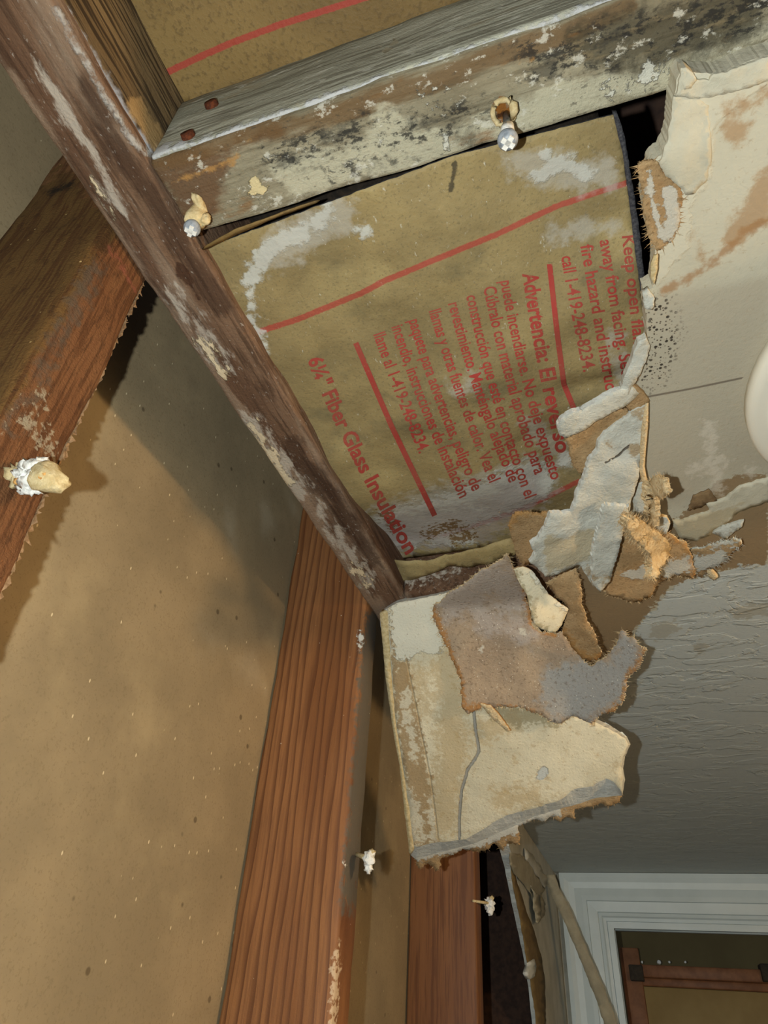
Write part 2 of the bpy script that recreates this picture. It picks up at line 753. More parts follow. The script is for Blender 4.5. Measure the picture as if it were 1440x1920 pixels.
m = M('red_print', 0.7, 0.2)
m.base((166, 62, 56), (156, 76, 64), 30)
m.blotch((150, 112, 84), 200, 0.58, 0.68, 0.7)
RED = m.done()
ASPH = simple('asphalt_edge', (78, 78, 82), (48, 48, 54), 300, 0.7, 0.6, 400)
FIBRE = simple('dark_fibre_batt', (44, 36, 28), (26, 22, 18), 120, 0.95, 0.8, 300)

m = M('drywall_back_paper', 0.72, 0.25)
m.base((150, 133, 104), (134, 119, 93), 9)
m.blotch((110, 94, 68), 260, 0.52, 0.68, 0.4)
m.blotch((178, 160, 124), 6, 0.54, 0.68, 0.4)
m.patch('smear', (186, 176, 154), 2.6, 16, 2.4, 0.35)
m.patch('scuff', (80, 66, 46), 0.2, 200, 0.2, 0.7)
m.speck((30, 22, 16), 40, 0.15, 0.95, keep=0.16)
m.speck((50, 38, 26), 120, 0.13, 0.8, keep=0.16)
m.speck((60, 46, 30), 30, 0.08, 0.6, keep=0.3)
m.speck((224, 208, 172), 75, 0.085, 0.8, keep=0.30, stretch=(1, 1.6, 0.8))
m.rough_(300, 0.6)
BACKP = m.done(0.3, 0.001)

m = M('fir_stud', 0.6, 0.3)
m.base((144, 98, 60), (124, 80, 46), 20, (1, 1, 0.15))
ww = m.wave(40, (1, 0.4, 0.10), 7.0, 1.2, 2)
m.over(m.step(ww, 0.45, 0.98), (84, 48, 27), 0.8)
m.grain((110, 72, 46), 2, 200, 0.45, 0.46, 0.62)
m.patch('greymold', (88, 83, 74), 1.4, 80, 0.7, 0.95)
m.patch('plaster', (212, 208, 198), 0.8, 110, 0.2, 1.0, raise_=0.8)
m.patch('scrape', (196, 174, 144), 1.2, 120, 0.3, 0.8)
m.speck((220, 210, 190), 160, 0.10, 0.8, keep=0.10)
m.rough_(260, 0.5)
FIR = m.done(0.5, 0.001)

m = M('fir_stud_straight', 0.6, 0.3)
m.base((122, 82, 50), (106, 68, 40), 20, (1, 1, 0.1))
m.grain((84, 50, 30), 2, 120, 0.7, 0.45, 0.6)
FIR2 = m.done(0.4, 0.001)
FIRD = simple('dark_and_shaded_fir', (58, 42, 34), (42, 30, 26), 40, 0.9, 0.3)  # dark attic wood; on the last stud it stands for shade

m = M('rough_near_stud', 0.8, 0.22)
m.base((148, 106, 70), (128, 86, 54), 22, (1, 1, 0.2))
m.patch('fur', (116, 88, 48), 1.4, 50, 0.9, 0.9)
m.grain((86, 52, 28), 2, 180, 0.7, 0.46, 0.6)
m.blotch((74, 48, 28), 100, 0.54, 0.64, 0.5, (1, 2.5, 0.6), None, 8)
m.patch('greysmear', (96, 86, 74), 2.2, 70, 1.2, 0.75)
m.patch('blackmark', (34, 28, 24), 0.8, 160, 0.5, 0.9)
m.patch('redmark', (150, 90, 70), 0.8, 120, 0.4, 0.8)
m.patch('green', (168, 176, 124), 0.8, 150, 0.25, 0.9)
m.patch('plaster', (220, 216, 206), 0.6, 160, 0.2, 1.0, raise_=0.8)
m.patch('dustarc', (182, 172, 148), 2.2, 160, 0.5, 0.7)
m.speck((224, 196, 138), 170, 0.13, 0.9, keep=0.12)
m.rough_(300, 1.0, 8)
NEARW = m.done(1.0, 0.002)

SPLINT = simple('wood_splinters', (150, 122, 92), (120, 90, 60), 200, 0.9, 0.4, 300)

# ceiling board underside
m = M('ceiling_surface', 0.78, 0.25)
m.base((192, 188, 170), (180, 176, 158), 12)
m.patch('tan', (172, 164, 146), 1.2, 22, 1.6, 0.8)
m.patch('creamrough', (196, 192, 174), 1.0, 60, 0.4, 0.85, raise_=0.3)
m.patch('brown', (160, 126, 86), 2.6, 50, 1.2, 0.7)
m.patch('brownline', (154, 116, 76), 0.9, 70, 0.5, 0.75)
m.patch('barepaper', (138, 116, 86), 0.9, 90, 0.15, 0.95)
gp = m.patch('greypaint', (186, 192, 190), 0.9, 60, 0.12, 1.0, raise_=0.6)
kn = m.step(m.noise(30, (0.7, 1.25, 1), 6, 0.6, 0.5), 0.48, 0.54)
m.h = m.math('ADD', m.h, m.math('MULTIPLY', m.math('MULTIPLY', kn, gp), 0.8))
m.patch('flakeoff', (164, 160, 146), 1.4, 60, 0.2, 0.7)
spk = m.mask('specks', 1.6, 60, 2.2)
m.speck((38, 30, 24), 380, 0.42, 0.95, spk, keep=0.6)
m.speck((60, 46, 36), 700, 0.40, 0.85, spk, keep=0.5)
m.speck((60, 46, 36), 60, 0.06, 0.8, keep=0.2)
m.patch('pencil', (110, 100, 88), 0.0, 60, 0.10, 0.9)
m.patch('smudge', (212, 206, 192), 1.8, 90, 0.9, 0.5)
m.blotch((156, 138, 110), 200, 0.60, 0.68, 0.3)
m.rough_(160, 0.35)
CEIL = m.done(0.6, 0.002)

GYP = simple('gypsum', (212, 215, 210), (196, 199, 195), 50, 0.95, 0.8, 120, 0.002, 0.1)


def skim(name, a, b, bump):
    m = M(name, 0.92, 0.12)
    m.base(a, b, 30)
    m.patch('smooth', (180, 168, 140), 0.8, 60, 0.35, 0.85)
    m.patch('tanrub', (158, 136, 102), 1.4, 70, 0.5, 0.8)
    m.patch('crack', (84, 78, 70), 0.10, 120, 0.08, 0.9, raise_=-1.0)
    m.blotch((170, 168, 156), 160, 0.58, 0.68, 0.4)
    m.rough_(60, 1.0, 6)
    m.rough_(300, 0.35)
    return m.done(bump, 0.003)


SKIM = skim('plaster_skim', (196, 197, 188), (182, 183, 174), 0.7)
CSKIM = skim('cream_plaster_skim', (196, 192, 174), (184, 180, 162), 0.35)

m = M('torn_tan_paper', 0.95, 0.08)
m.base((178, 150, 112), (156, 128, 92), 30)
m.blotch((112, 90, 62), 240, 0.52, 0.66, 0.5)
m.blotch((200, 174, 134), 180, 0.57, 0.68, 0.5)
m.patch('greyband', (190, 188, 178), 1.0, 90, 0.2, 0.95, raise_=0.4)
m.patch('rustedge', (164, 122, 70), 1.0, 110, 0.5, 0.7)
m.rough_(300, 0.8)
m.rough_(80, 0.8)
TAN = m.done(0.7, 0.0015)
BROWNP = simple('brown_paper_core', (134, 112, 82), (114, 92, 66), 60, 0.95, 0.5, 300)

m = M('chunk_face', 0.9, 0.12)
m.base((222, 214, 188), (206, 198, 172), 22)
m.blotch((184, 160, 118), 46, 0.54, 0.66, 0.5, (1, 1, 1), None, 8, 0.7)
m.patch('mottle', (180, 156, 112), 3.0, 90, 1.4, 0.55)
m.patch('brownstripe', (158, 132, 94), 1.6, 70, 0.5, 0.85)
m.patch('paleinstripe', (212, 206, 184), 1.6, 70, 0.4, 0.85)
m.patch('whiteskim', (216, 213, 196), 1.2, 80, 0.15, 0.95, raise_=0.6)
m.patch('shadeandrim', (156, 144, 112), 1.2, 90, 0.35, 0.75)  # flap's shadow on the board, and a darker strip rim, as colour
m.patch('foldline', (166, 148, 116), 0.05, 80, 0.10, 0.55, raise_=-0.4)
m.patch('crack', (150, 150, 144), 0.10, 150, 0.10, 0.95, raise_=-1.6)
m.patch('chip', (196, 200, 196), 0.4, 120, 0.15, 1.0, raise_=-0.8)
m.speck((120, 84, 50), 170, 0.12, 0.6, keep=0.12)
m.blotch((150, 120, 80), 200, 0.62, 0.68, 0.5)
m.rough_(200, 0.6)
CHUNK = m.done(0.7, 0.002)

m = M('mouldy_grey_paper', 0.8, 0.3)
m.base((172, 152, 128), (152, 134, 114), 26)
m.patch('silver', (154, 155, 153), 2.2, 46, 1.2, 0.85)
m.patch('lilac', (176, 167, 160), 3.0, 40, 1.8, 0.7)
m.patch('rim', (168, 118, 62), 0.9, 120, 0.4, 0.85)
m.patch('flake', (204, 200, 186), 0.8, 90, 0.3, 0.8)
m.blotch((104, 86, 66), 150, 0.55, 0.66, 0.5)
m.blotch((196, 186, 168), 190, 0.58, 0.66, 0.5, (1, 1, 1), None, 8, 0.7)
m.speck((236, 230, 216), 420, 0.20, 0.8, keep=0.22)
m.speck((90, 66, 40), 400, 0.18, 0.6, keep=0.15)
m.rough_(200, 0.9)
GREYP = m.done(0.7, 0.0018)

FUZZ = simple('fuzzy_torn_core', (248, 228, 188), (232, 202, 154), 200, 0.95, 1.0, 300, 0.003, 0.05)
WHITE = simple('white_spackle', (234, 234, 230), (216, 216, 212), 120, 0.9, 0.6, 300)
CREAMPL = simple('cream_plaster', (206, 190, 150), (184, 164, 120), 160, 0.92, 0.7, 300)
OCHRE = simple('ochre_core', (206, 160, 96), (160, 112, 60), 260, 0.9, 0.4, 400)
m = M('screw_steel', 0.38, 0.5)
m.base((128, 136, 146), (84, 90, 98), 260)
m.b.inputs['Metallic'].default_value = 0.7
STEEL = m.done()
m = M('screw_head_zinc', 0.45, 0.5)
m.base((150, 158, 168), (112, 120, 130), 200)
ZINC = m.done()
RUST = simple('rusty_nail', (104, 52, 26), (70, 36, 22), 300, 0.8, 0.6, 500)
m = M('casing_paint', 0.42, 0.4)
m.base((180, 194, 200), (172, 186, 192), 8)
m.rough_(90, 0.5)
CASING = m.done(0.15, 0.001)
PLASTIC = simple('white_plastic', (226, 222, 208), (222, 218, 204), 8, 0.45, 0.05)
WALLP = simple('wall_paint', (178, 176, 164), (160, 158, 146), 20, 0.8, 0.4, 90)
TAPE = simple('joint_tape', (156, 150, 130), (140, 134, 116), 30, 0.85, 0.4, 120)
PAPB = simple('bare_wall_paper', (118, 98, 62), (104, 86, 54), 40, 0.9, 0.3, 200)
HALL = simple('hall_wall', (112, 100, 68), (104, 92, 62), 6, 0.8, 0.1)
CABW = simple('cabinet_wood', (132, 88, 58), (112, 72, 46), 30, 0.5, 0.2)
CABP = simple('cabinet_panel', (150, 128, 82), (140, 118, 74), 10, 0.6, 0.1)
BLOCK = simple('dark_block', (62, 54, 44), (50, 44, 36), 40, 0.8, 0.2)
FLOORM = simple('floor_tile', (150, 140, 124), (138, 128, 114), 10, 0.5, 0.1)

# ------------------------------------------------------------------ setting
XW, XB = -0.667, -0.945          # stud faces: room side and back
ZC = 0.96                        # underside of the ceiling board
YD = 5.9                         # door wall
XR = 2.9

# back of the neighbouring room's wallboard, seen between the studs
wl = beam('wall_left', XB - 0.042, XB, -1.6, 6.6, -6.7, 2.2, BACKP, cell=0.16, wob=0, bev=0, attrs={
    'smear': [('line', [(180, 1100), (300, 1180), (460, 1290)], 26), ('line', [(430, 1000), (540, 960)], 18)],
    'scuff': [('line', [(238, 1345), (231, 1382)], 4)]})
tag(wl, 'brown paper back of the neighbouring wallboard between the studs', kind='structure')
fz = -CZ / S
fo_ = box('floor', -1.0, XR, -1.6, 12, fz - 0.2, fz, FLOORM)
tag(fo_, 'pale tiled floor far below the torn ceiling', kind='structure')
wr = box('wall_right', XR, XR + 0.3, -1.0, YD + .4, fz, 1.0, WALLP)
tag(wr, 'painted right wall of the room', kind='structure')

# ------------------------------------------------------------------ studs
GS = 'bare wall studs'
s = beam('wall_stud', XB + .004, XW, 0.395, 0.508, -3.6, 1.9, NEARW, cell=0.032, wob=0.005, bev=0.012, seed=3, attrs={
    'fur': [[(0, 430), (115, 310), (230, 440), (190, 470), (95, 640), (0, 800), (-200, 1000), (-200, 600)]],
    'greysmear': [('line', [(180, 500), (130, 600), (70, 720), (20, 800)], 16)],
    'blackmark': [('line', [(90, 365), (118, 352), (138, 345)], 6), ('line', [(182, 484), (192, 503)], 5), ('spot', 22, 893, 17)],
    'redmark': [('line', [(205, 455), (262, 540)], 7)],
    'green': [('spot', 46, 722, 8), ('spot', 54, 700, 7), ('spot', 85, 730, 5)],
    'dustarc': [('line', [(10, 800), (45, 790), (85, 815), (105, 850)], 12), ('spot', 66, 742, 16)],
    'plaster': [('line', [(45, 938), (68, 942), (82, 944)], 4), ('spot', 191, 566, 3), ('spot', 200, 572, 4), ('spot', 188, 578, 3)]})
tag(s, 'rough orange-brown stud at the left edge with a plaster clump', 'stud', GS)
rs = random.Random(5)
hv, hf = [], []
for k in range(420):
    z = rs.uniform(-.1, 1.1)
    b0 = Vector((XW - rs.uniform(0, .012), .503, z))
    L = .002 + .009 * rs.random() ** 9 + .006 * max(0, noise.noise(Vector((z * 9, 0, 0))) - .1)
    tip = b0 + Vector((rs.uniform(-.004, .006), L, rs.uniform(-.012, .004)))
    wz = Vector((0, 0, rs.uniform(.002, .016)))
    i0 = len(hv)
    hv += [WP(*(b0 - wz)), WP(*(b0 + wz)), WP(*(b0 + Vector((-.004, 0, 0)))), WP(*tip)]
    hf += [[i0, i0 + 1, i0 + 3], [i0 + 1, i0 + 2, i0 + 3], [i0 + 2, i0, i0 + 3]]
me = bpy.data.meshes.new('edge_splinters')
me.from_pydata(hv, [], hf)
tag(link('edge_splinters', me, SPLINT, s), kind='stuff')
s = beam('wall_stud', XB + .004, XW, 1.665, 1.775, -4.2, 1.9, FIR, cell=0.05, wob=0.004, bev=0.010, seed=11, attrs={
    'greymold': [('line', [(705, 1160), (690, 1250), (682, 1400), (668, 1560), (655, 1700)], 17)],
    'plaster': [('line', [(676, 1185), (675, 1215)], 6), ('line', [(645, 1610), (648, 1630)], 3)],
    'scrape': [('line', [(636, 1770), (630, 1810), (628, 1850), (622, 1925)], 6)]})
tag(s, 'tall reddish fir stud with swirling grain left of the hanging board', 'stud', GS)
s = beam('wall_stud', XB + .004, XW + 0.012, 3.12, 3.235, -5.0, 1.9, FIR2, cell=0.4, wob=0.002, bev=0.010, seed=5)
tag(s, 'straight-grained stud showing below the hanging board', 'stud', GS)
s = beam('wall_stud', XB + .004, XW, 4.55, 4.66, -5.0, 1.9, FIRD, cell=0.4, wob=0.002, bev=0.010, seed=5)  # cavity shade is put into this stud's dark wood colour
tag(s, 'stud coloured dark for the shade of the cavity beside the cut wallboard edge', 'stud', GS)

# ------------------------------------------------------------------ ceiling frame
XI = -0.54
led = thing('ledger_board', 'weathered brown ledger board running diagonally along the stud wall', 'beam')
beam('board', XW + .002, XI, -1.2, 1.80, 1.0, 1.42, LEDG, led, cell=0.022, wob=0.004, bev=0.010, seed=2, attrs={
    'greyedge': [('line', [(0, 150), (270, 540), (712, 1165)], 22)],
    'darkstain': [('line', [(150, 150), (290, 390), (420, 580)], 20), ('line', [(540, 830), (640, 960), (700, 1050)], 16)],
    'wet': [[(330, 480), (350, 500), (380, 575), (372, 580), (345, 540), (325, 500)]],
    'dust': [('line', [(70, 130), (160, 280), (230, 400)], 8), ('line', [(330, 550), (420, 690)], 12), ('line', [(460, 790), (560, 920)], 16),
             ('line', [(600, 960), (690, 1090)], 8)],
    'creamstreak': [('line', [(172, 330), (192, 370), (215, 405)], 5), ('line', [(378, 640), (425, 700)], 9), ('line', [(470, 795), (540, 905)], 9),
                    ('line', [(660, 1060), (690, 1095)], 7)],
    'caulk': [('line', [(92, 0), (188, 165), (256, 272), (290, 294)], 5)]})
beam('inner_face', XI - .02, XI + .003, -1.2, 0.33, 1.02, 1.40, LEDGI, led, cell=0.022, wob=0.004, bev=0.004, seed=4, attrs={
    'caulk': [('line', [(105, 0), (200, 160), (262, 265), (300, 280)], 9)],
    'lump': [('line', [(245, 190), (275, 235), (300, 275)], 15)]})

j = thing('ceiling_joist', 'pale mould-blackened joist crossing above the printed insulation, two screws in it', 'beam', 'ceiling joists')
YJ0, YJ1 = 0.327, 0.450
JA = {
    'brownend': [[(275, 300), (330, 280), (420, 290), (440, 340), (400, 400), (385, 440), (330, 400)], ('line', [(370, 290), (520, 240)], 10)],
    'topband': [('line', [(290, 300), (720, 185), (1180, 20)], 20)],
    'pale': [('line', [(560, 330), (760, 280), (900, 265), (1100, 205)], 40), ('line', [(1000, 190), (1250, 150)], 22), ('spot', 730, 240, 40),
             ('line', [(1250, 140), (1440, 60)], 16)],
    'dark': [[(1060, 60), (1180, 20), (1440, -40), (1440, 60), (1300, 105), (1180, 130), (1080, 110)], ('line', [(860, 250), (905, 285)], 14)],
    'moldspots': [('line', [(520, 300), (700, 245)], 34), ('line', [(720, 260), (900, 210)], 32), ('line', [(1000, 120), (1440, 10)], 44), ('line', [(620, 330), (760, 280)], 20)],
    'ochre': [('spot', 467, 276, 9), ('spot', 440, 300, 8), ('spot', 980, 105, 14), ('line', [(330, 340), (430, 310)], 6), ('spot', 1010, 95, 9)],
    'rust': [('spot', 945, 212, 20), ('spot', 935, 190, 11)],
    'rustdark': [('spot', 938, 215, 9), ('spot', 1094, 61, 10), ('spot', 1103, 133, 8), ('spot', 1033, 152, 8), ('spot', 415, 290, 5)],
    'creamflake': [[(465, 345), (480, 332), (500, 338), (508, 352), (490, 365), (470, 368)], ('spot', 950, 185, 3)],
    'whiteflake': [('line', [(835, 240), (842, 275)], 6), ('spot', 810, 190, 8), ('line', [(1205, 120), (1230, 135), (1260, 125)], 8), ('spot', 1140, 170, 14),
                   ('line', [(1180, 160), (1230, 150)], 6), ('line', [(780, 175), (830, 165)], 5)]}
beam('board', XI, 2.4, YJ0, YJ1, 1.0, 1.20, MOLDJ, j, cell=0.016, wob=0.004, bev=0.007, seed=8, attrs=JA)
beam('side_skin', XI + .004, 2.4, YJ0 - .004, YJ0 + .02, 1.006, 1.198, GREYJ, j, cell=0.022, wob=0.0025, bev=0.004, seed=9, attrs={
    'caulk': [('line', [(275, 292), (420, 255), (720, 152), (960, 70), (1160, -2)], 8)]})
for (nx, ny) in ((396, 195), (352, 253)):
    c = ony(nx, ny, YJ0 - .008)
    lathe('nail_head', [(0, .010), (.3, .011), (1, .011)], c + np.array([0, -.004, 0]), c + np.array([0, .012, 0]), RUST, j, 18, 0.001)
j2 = beam('ceiling_joist', XI, 2.4, 1.637, 1.76, 1.0, 1.22, LEDG, None, cell=0.05, wob=0.004, bev=0.008, seed=6, attrs={
    'dust': [('line', [(760, 1090), (860, 1060)], 8)]})
tag(j2, 'dark brown joist at the foot of the printed insulation', 'beam', 'ceiling joists')

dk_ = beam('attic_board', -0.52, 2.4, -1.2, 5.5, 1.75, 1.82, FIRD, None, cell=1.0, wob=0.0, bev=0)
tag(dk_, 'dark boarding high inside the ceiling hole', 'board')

# ------------------------------------------------------------------ insulation
def zi(x, y):
    """height of the sagging kraft facing"""
    z = 1.032
    t = max(0.0, min(1.0, (y - 1.15) / 0.40))
    z += 0.085 * t * t * (3 - 2 * t)
    q = Vector((x * 4.5, y * 4.5, 0.3))
    z += 0.010 * noise.noise(q) + 0.006 * noise.noise(q * 2.7)
    # crease under the torn flap and a soft fold through the print
    z += 0.020 * math.exp(-((y - 0.98 - 0.10 * (x - 0.05)) / 0.030) ** 2) * max(0, min(1, (x + 0.12) / 0.15))
    z -= 0.012 * math.exp(-((y - 0.80 + 0.5 * (x - 0.0)) / 0.06) ** 2)
    z -= 0.018 * max(0, 1 - abs(x + 0.20) / 0.33)
    z += 0.055 * math.exp(-((x - 0.02) / 0.16) ** 2 - ((y - 1.20) / 0.14) ** 2)
    return z


def surf_ins(x, y):
    z = 1.03
    for _ in range(7):
        p = onz(x, y, z)
        z = 0.4 * z + 0.6 * zi(p[0], p[1])
    return onz(x, y, z), np.array([0, 0, 1.0])


ins = thing('insulation_batt', 'tan kraft-faced insulation with red printing and white mould', 'insulation', 'insulation batts')
REDL = [('line', [(455, 632), (560, 598), (679, 549), (720, 527), (820, 485), (930, 440), (1040, 388), (1110, 364), (1190, 338)], 5.5),
        ('line', [(690, 1012), (760, 1010), (830, 1003), (930, 972), (1000, 945), (1090, 900)], 4.5)]
sheet('facing_paper', [(340, 478), (386, 468), (420, 452), (600, 385), (850, 292), (1152, 214), (1168, 290), (1180, 380), (1192, 480), (1203, 560), (1211, 640), (1230, 760),
                       (1240, 900), (1200, 960), (1080, 990), (960, 1022), (850, 1036), (745, 1050), (725, 1030), (686, 997), (637, 926), (521, 738), (455, 640)],
      surf_ins, 0.003, [KRAFT, ASPH, FIBRE], ins, sp=11, amp=1.0, step=8, attrs={
    'redline': REDL,
    'whitemold': [('line', [(470, 520), (500, 470), (560, 440), (610, 400)], 17), ('line', [(470, 540), (472, 590), (490, 660)], 8),
                  ('spot', 668, 430, 8), ('spot', 686, 434, 6), ('line', [(1010, 330), (1060, 300), (1100, 320)], 14), ('spot', 1020, 290, 12),
                  ('line', [(740, 990), (800, 975), (900, 945), (1000, 900)], 36), ('line', [(760, 1010), (880, 1010)], 10), ('spot', 1060, 860, 14)],
    'whitehaze': [('line', [(520, 470), (640, 400)], 34), ('line', [(980, 310), (1130, 330)], 30), ('line', [(1040, 440), (1160, 420)], 14), ('line', [(730, 990), (1000, 900)], 44),
                  ('line', [(860, 730), (880, 715)], 12), ('line', [(1000, 800), (1060, 860)], 18), ('line', [(1150, 640), (1170, 720)], 14)],
    'blackmark': [('line', [(853, 305), (850, 330), (845, 358)], 5)],
    'purplehaze': [('line', [(740, 1000), (900, 980), (980, 930)], 36)],
    'browncrust': [('line', [(800, 1000), (850, 985)], 8), ('line', [(850, 1010), (885, 1003)], 7), ('line', [(720, 960), (735, 985)], 6), ('spot', 870, 990, 5)]})
sheet('batt_edge', [(1150, 216), (1158, 214), (1172, 260), (1188, 360), (1200, 440), (1210, 540), (1218, 640), (1212, 645), (1203, 560), (1192, 480), (1180, 380), (1168, 290)],
      lambda x, y: (lambda p: (p[0] * 0.998, p[1]))(surf_ins(x, y)), 0.02, ASPH, ins, sp=12, amp=1.0, step=6)
# fibre body above the facing
beam('fibre_body', XI + .03, 0.12, YJ1 + .04, 1.60, 1.16, 1.60, FIBRE, ins, cell=0.12, wob=0.02, bev=0.02)
# folded flange of the facing at its foot
sheet('facing_fold', [(738, 1052), (800, 1052), (855, 1037), (950, 1014), (975, 1012), (965, 1040), (930, 1052), (881, 1065), (838, 1063), (804, 1080), (752, 1095), (744, 1075)],
      pz((745, 1060, 1.06), (950, 1015, 1.03), (838, 1090, 1.03)), 0.002, [KRAFT, KRAFT, KRAFT], ins, sp=10, amp=1.2, step=7, bump=0.008, bscale=0.06)
sheet('facing_flange', [(378, 470), (386, 462), (440, 432), (560, 388), (600, 376), (590, 384), (520, 408), (440, 442), (392, 466)],
      pz((380, 470, 1.012), (600, 378, 1.03), (440, 436, 1.008)), 0.002, [KRAFT2], ins, sp=8, amp=0.5, step=8)


def text_on(body, p0, p1, hgt, bold=0.0, mid=None, parent=ins, adv=None):
    """one printed line: baseline p0 - p1 in the picture, laid on the facing itself"""
    cu = bpy.data.curves.new('t', 'FONT')
    cu.body = body
    cu.size = 1.0
    cu.offset = bold
    cu.resolution_u = 3
    ob = bpy.data.objects.new('t', cu)
    COL.objects.link(ob)
    dg = bpy.context.evaluated_depsgraph_get()
    me0 = ob.evaluated_get(dg).to_mesh()
    vs = [v.co.copy() for v in me0.vertices]
    fs = [list(p.vertices) for p in me0.polygons]
    ob.evaluated_get(dg).to_mesh_clear()
    bpy.data.objects.remove(ob)
    wmax = max(v.x for v in vs)
    a, b = Vector(p0), Vector(p1)
    c = Vector(mid) if mid else (a + b) / 2
    out = []
    for v in vs:
        t = v.x / wmax
        # quadratic through a, c (t = .5), b
        q = a * (1 - t) * (1 - 2 * t) + c * 4 * t * (1 - t) + b * t * (2 * t - 1)
        tg = (a * (4 * t - 3) + c * (4 - 8 * t) + b * (4 * t - 1)).normalized()
        up = Vector((tg.y, -tg.x))
        q = q + up * (v.y / 0.70) * hgt
        p, n = surf_ins(q.x, q.y)
        out.append(WP(*(p - n * 0.0016)))
    me = bpy.data.meshes.new('printed_text')
    me.from_pydata(out, [], fs)
    return link('printed_text', me, RED, parent)


text_on('Keep open flame', (1166, 440), (1191, 672), 24, 0.016)
text_on('away from facing. See', (1124, 450), (1166, 706), 24, 0.016)
text_on('fire hazard and instructions', (1088, 460), (1146, 790), 24, 0.016)
text_on('call 1-419-248-8234.', (1052, 480), (1094, 697), 24, 0.016, (1071, 586))
text_on('Advertencia: El reverso', (980, 514), (1044, 850), 29, 0.028, (1006, 668))
text_on('puede incendiarse. No deje expuesto', (938, 526), (1034, 900), 23, 0.016, (977, 706))
text_on('Cúbralo con material aprobado para', (906, 538), (1003, 890), 24, 0.016, (948, 712))
text_on('construcción que esté en contacto con el', (874, 554), (985, 935), 23, 0.016, (922, 744))
text_on('revestimiento. Manténgalo alejado de', (840, 568), (955, 905), 23, 0.016, (890, 735))
text_on('llamas y otras fuentes de calor. Vea el', (804, 582), (918, 905), 23, 0.016, (856, 742))
text_on('paquete para advertencias, peligro de', (766, 600), (886, 921), 23, 0.016, (818, 755))
text_on('incendio, instrucciones de instalación', (734, 612), (862, 934), 23, 0.016, (790, 768))
text_on('llame al 1-419-248-8234.', (700, 626), (786, 850), 23, 0.016, (740, 735))
text_on('6¼" Fiber Glass Insulation', (577, 674), (762, 1040), 28, 0.028, (656, 848))


def bar_on(pts, hw):
    vs, fs = [], []
    k = 0
    P = []
    for i in range(len(pts) - 1):
        for s_ in range(12):
            P.append(Vector(pts[i]).lerp(Vector(pts[i + 1]), s_ / 12))
    P.append(Vector(pts[-1]))
    for i, p in enumerate(P):
        t = (P[min(i + 1, len(P) - 1)] - P[max(0, i - 1)]).normalized()
        nn = Vector((-t.y, t.x)) * hw
        for e in (-1, 0, 1):
            q = p + nn * e
            a, n = surf_ins(q.x, q.y)
            vs.append(WP(*(a - n * 0.0016)))
        if i:
            for e in (0, 1):
                fs.append([i * 3 - 3 + e, i * 3 - 2 + e, i * 3 + 1 + e, i * 3 + e])
    me = bpy.data.meshes.new('printed_bar')
    me.from_pydata(vs, [], fs)
    return link('printed_bar', me, RED, ins)


bar_on([(1030, 494), (1044, 620), (1057, 719), (1078, 770)], 5)
bar_on([(667, 642), (735, 800), (815, 966)], 5)

ins2 = thing('insulation_batt', 'clean brown kraft-faced insulation at the top with one red line', 'insulation', 'insulation batts')


def zi2(x, y):
    return 1.215 + 0.012 * noise.noise(Vector((x * 4, y * 5, 3))) - 0.02 * math.exp(-((x + 0.2) / 0.3) ** 2)


def surf_ins2(x, y):
    z = 1.21
    for _ in range(6):
        p = onz(x, y, z)
        z = 0.4 * z + 0.6 * zi2(p[0], p[1])
    return onz(x, y, z), np.array([0, 0, 1.0])


sheet('facing_paper', [(190, -60), (225, 20), (300, 130), (352, 205), (420, 185), (640, 100), (900, 0), (1100, -80), (1300, -300), (300, -400)],
      surf_ins2, 0.003, [KRAFT2, ASPH, FIBRE], ins2, sp=16, amp=1.0, step=10, attrs={
          'redline': [('line', [(300, 142), (380, 104), (435, 80), (520, 48), (670, 0), (820, -50)], 6.5)]})

# ------------------------------------------------------------------ ceiling board
zc = zplane(ZC)
TEAR = [(1700, -60), (1440, 103), (1340, 140), (1300, 135), (1278, 133), (1268, 150), (1264, 178), (1252, 262), (1240, 292), (1222, 305), (1212, 330),
        (1206, 370), (1214, 430), (1228, 470), (1224, 540), (1207, 548), (1212, 600), (1214, 640), (1206, 690), (1190, 735), (1205, 765), (1202, 850), (1190, 905),
        (1150, 960), (1120, 1010), (1090, 1060), (1082, 1080), (1078, 1110), (1090, 1180), (1100, 1230), (1090, 1330), (1060, 1420), (1010, 1470), (950, 1520), (925, 1545),
        (925, 1585), (965, 1606), (1040, 1636)]
cap = []
for p in TEAR:
    cap.append(tuple(p))
# the rest of the ceiling out of the picture, in plan
def plan_px(X, Y):
    return pj((X, Y, ZC))


ceil_ring = rag([(pj((1.55, 0.37, ZC)))] + TEAR[1:], 2.2, 5, closed=False, seed=4)
plan = [onz(p[0], p[1], ZC)[:2] for p in ceil_ring]
plan = [q for q in plan]
plan += [(-0.60, YD), (XR, YD), (XR, 0.37)]
vis_pts = []
yy = 90
while yy < 1640:
    xx = 1080
    while xx < 1460:
        vis_pts.append(onz(xx + random.uniform(-2, 2), yy, ZC)[:2])
        xx += 11
    yy += 11
CEIL_PENCIL = ('line', [(1203, 746), (1300, 728), (1395, 708)], 1.8)
vis_pts += [onz(q[0], q[1], ZC)[:2] for q in line_points({'p': [CEIL_PENCIL]}, 11)]
vis_pts = keep_inside(vis_pts, plan, 0.005)
co = [Vector((float(q[0]), float(q[1]))) for q in plan + vis_pts]
V, E, Fc, ov, oe, of = delaunay_2d_cdt(co, [], [list(range(len(plan)))], 1, 1e-6)
nv = len(V)
bot = [(v.x, v.y, ZC) for v in V]
top = [(v.x, v.y, 0.999) for v in V]
edge = {}
faces, mi = [], []
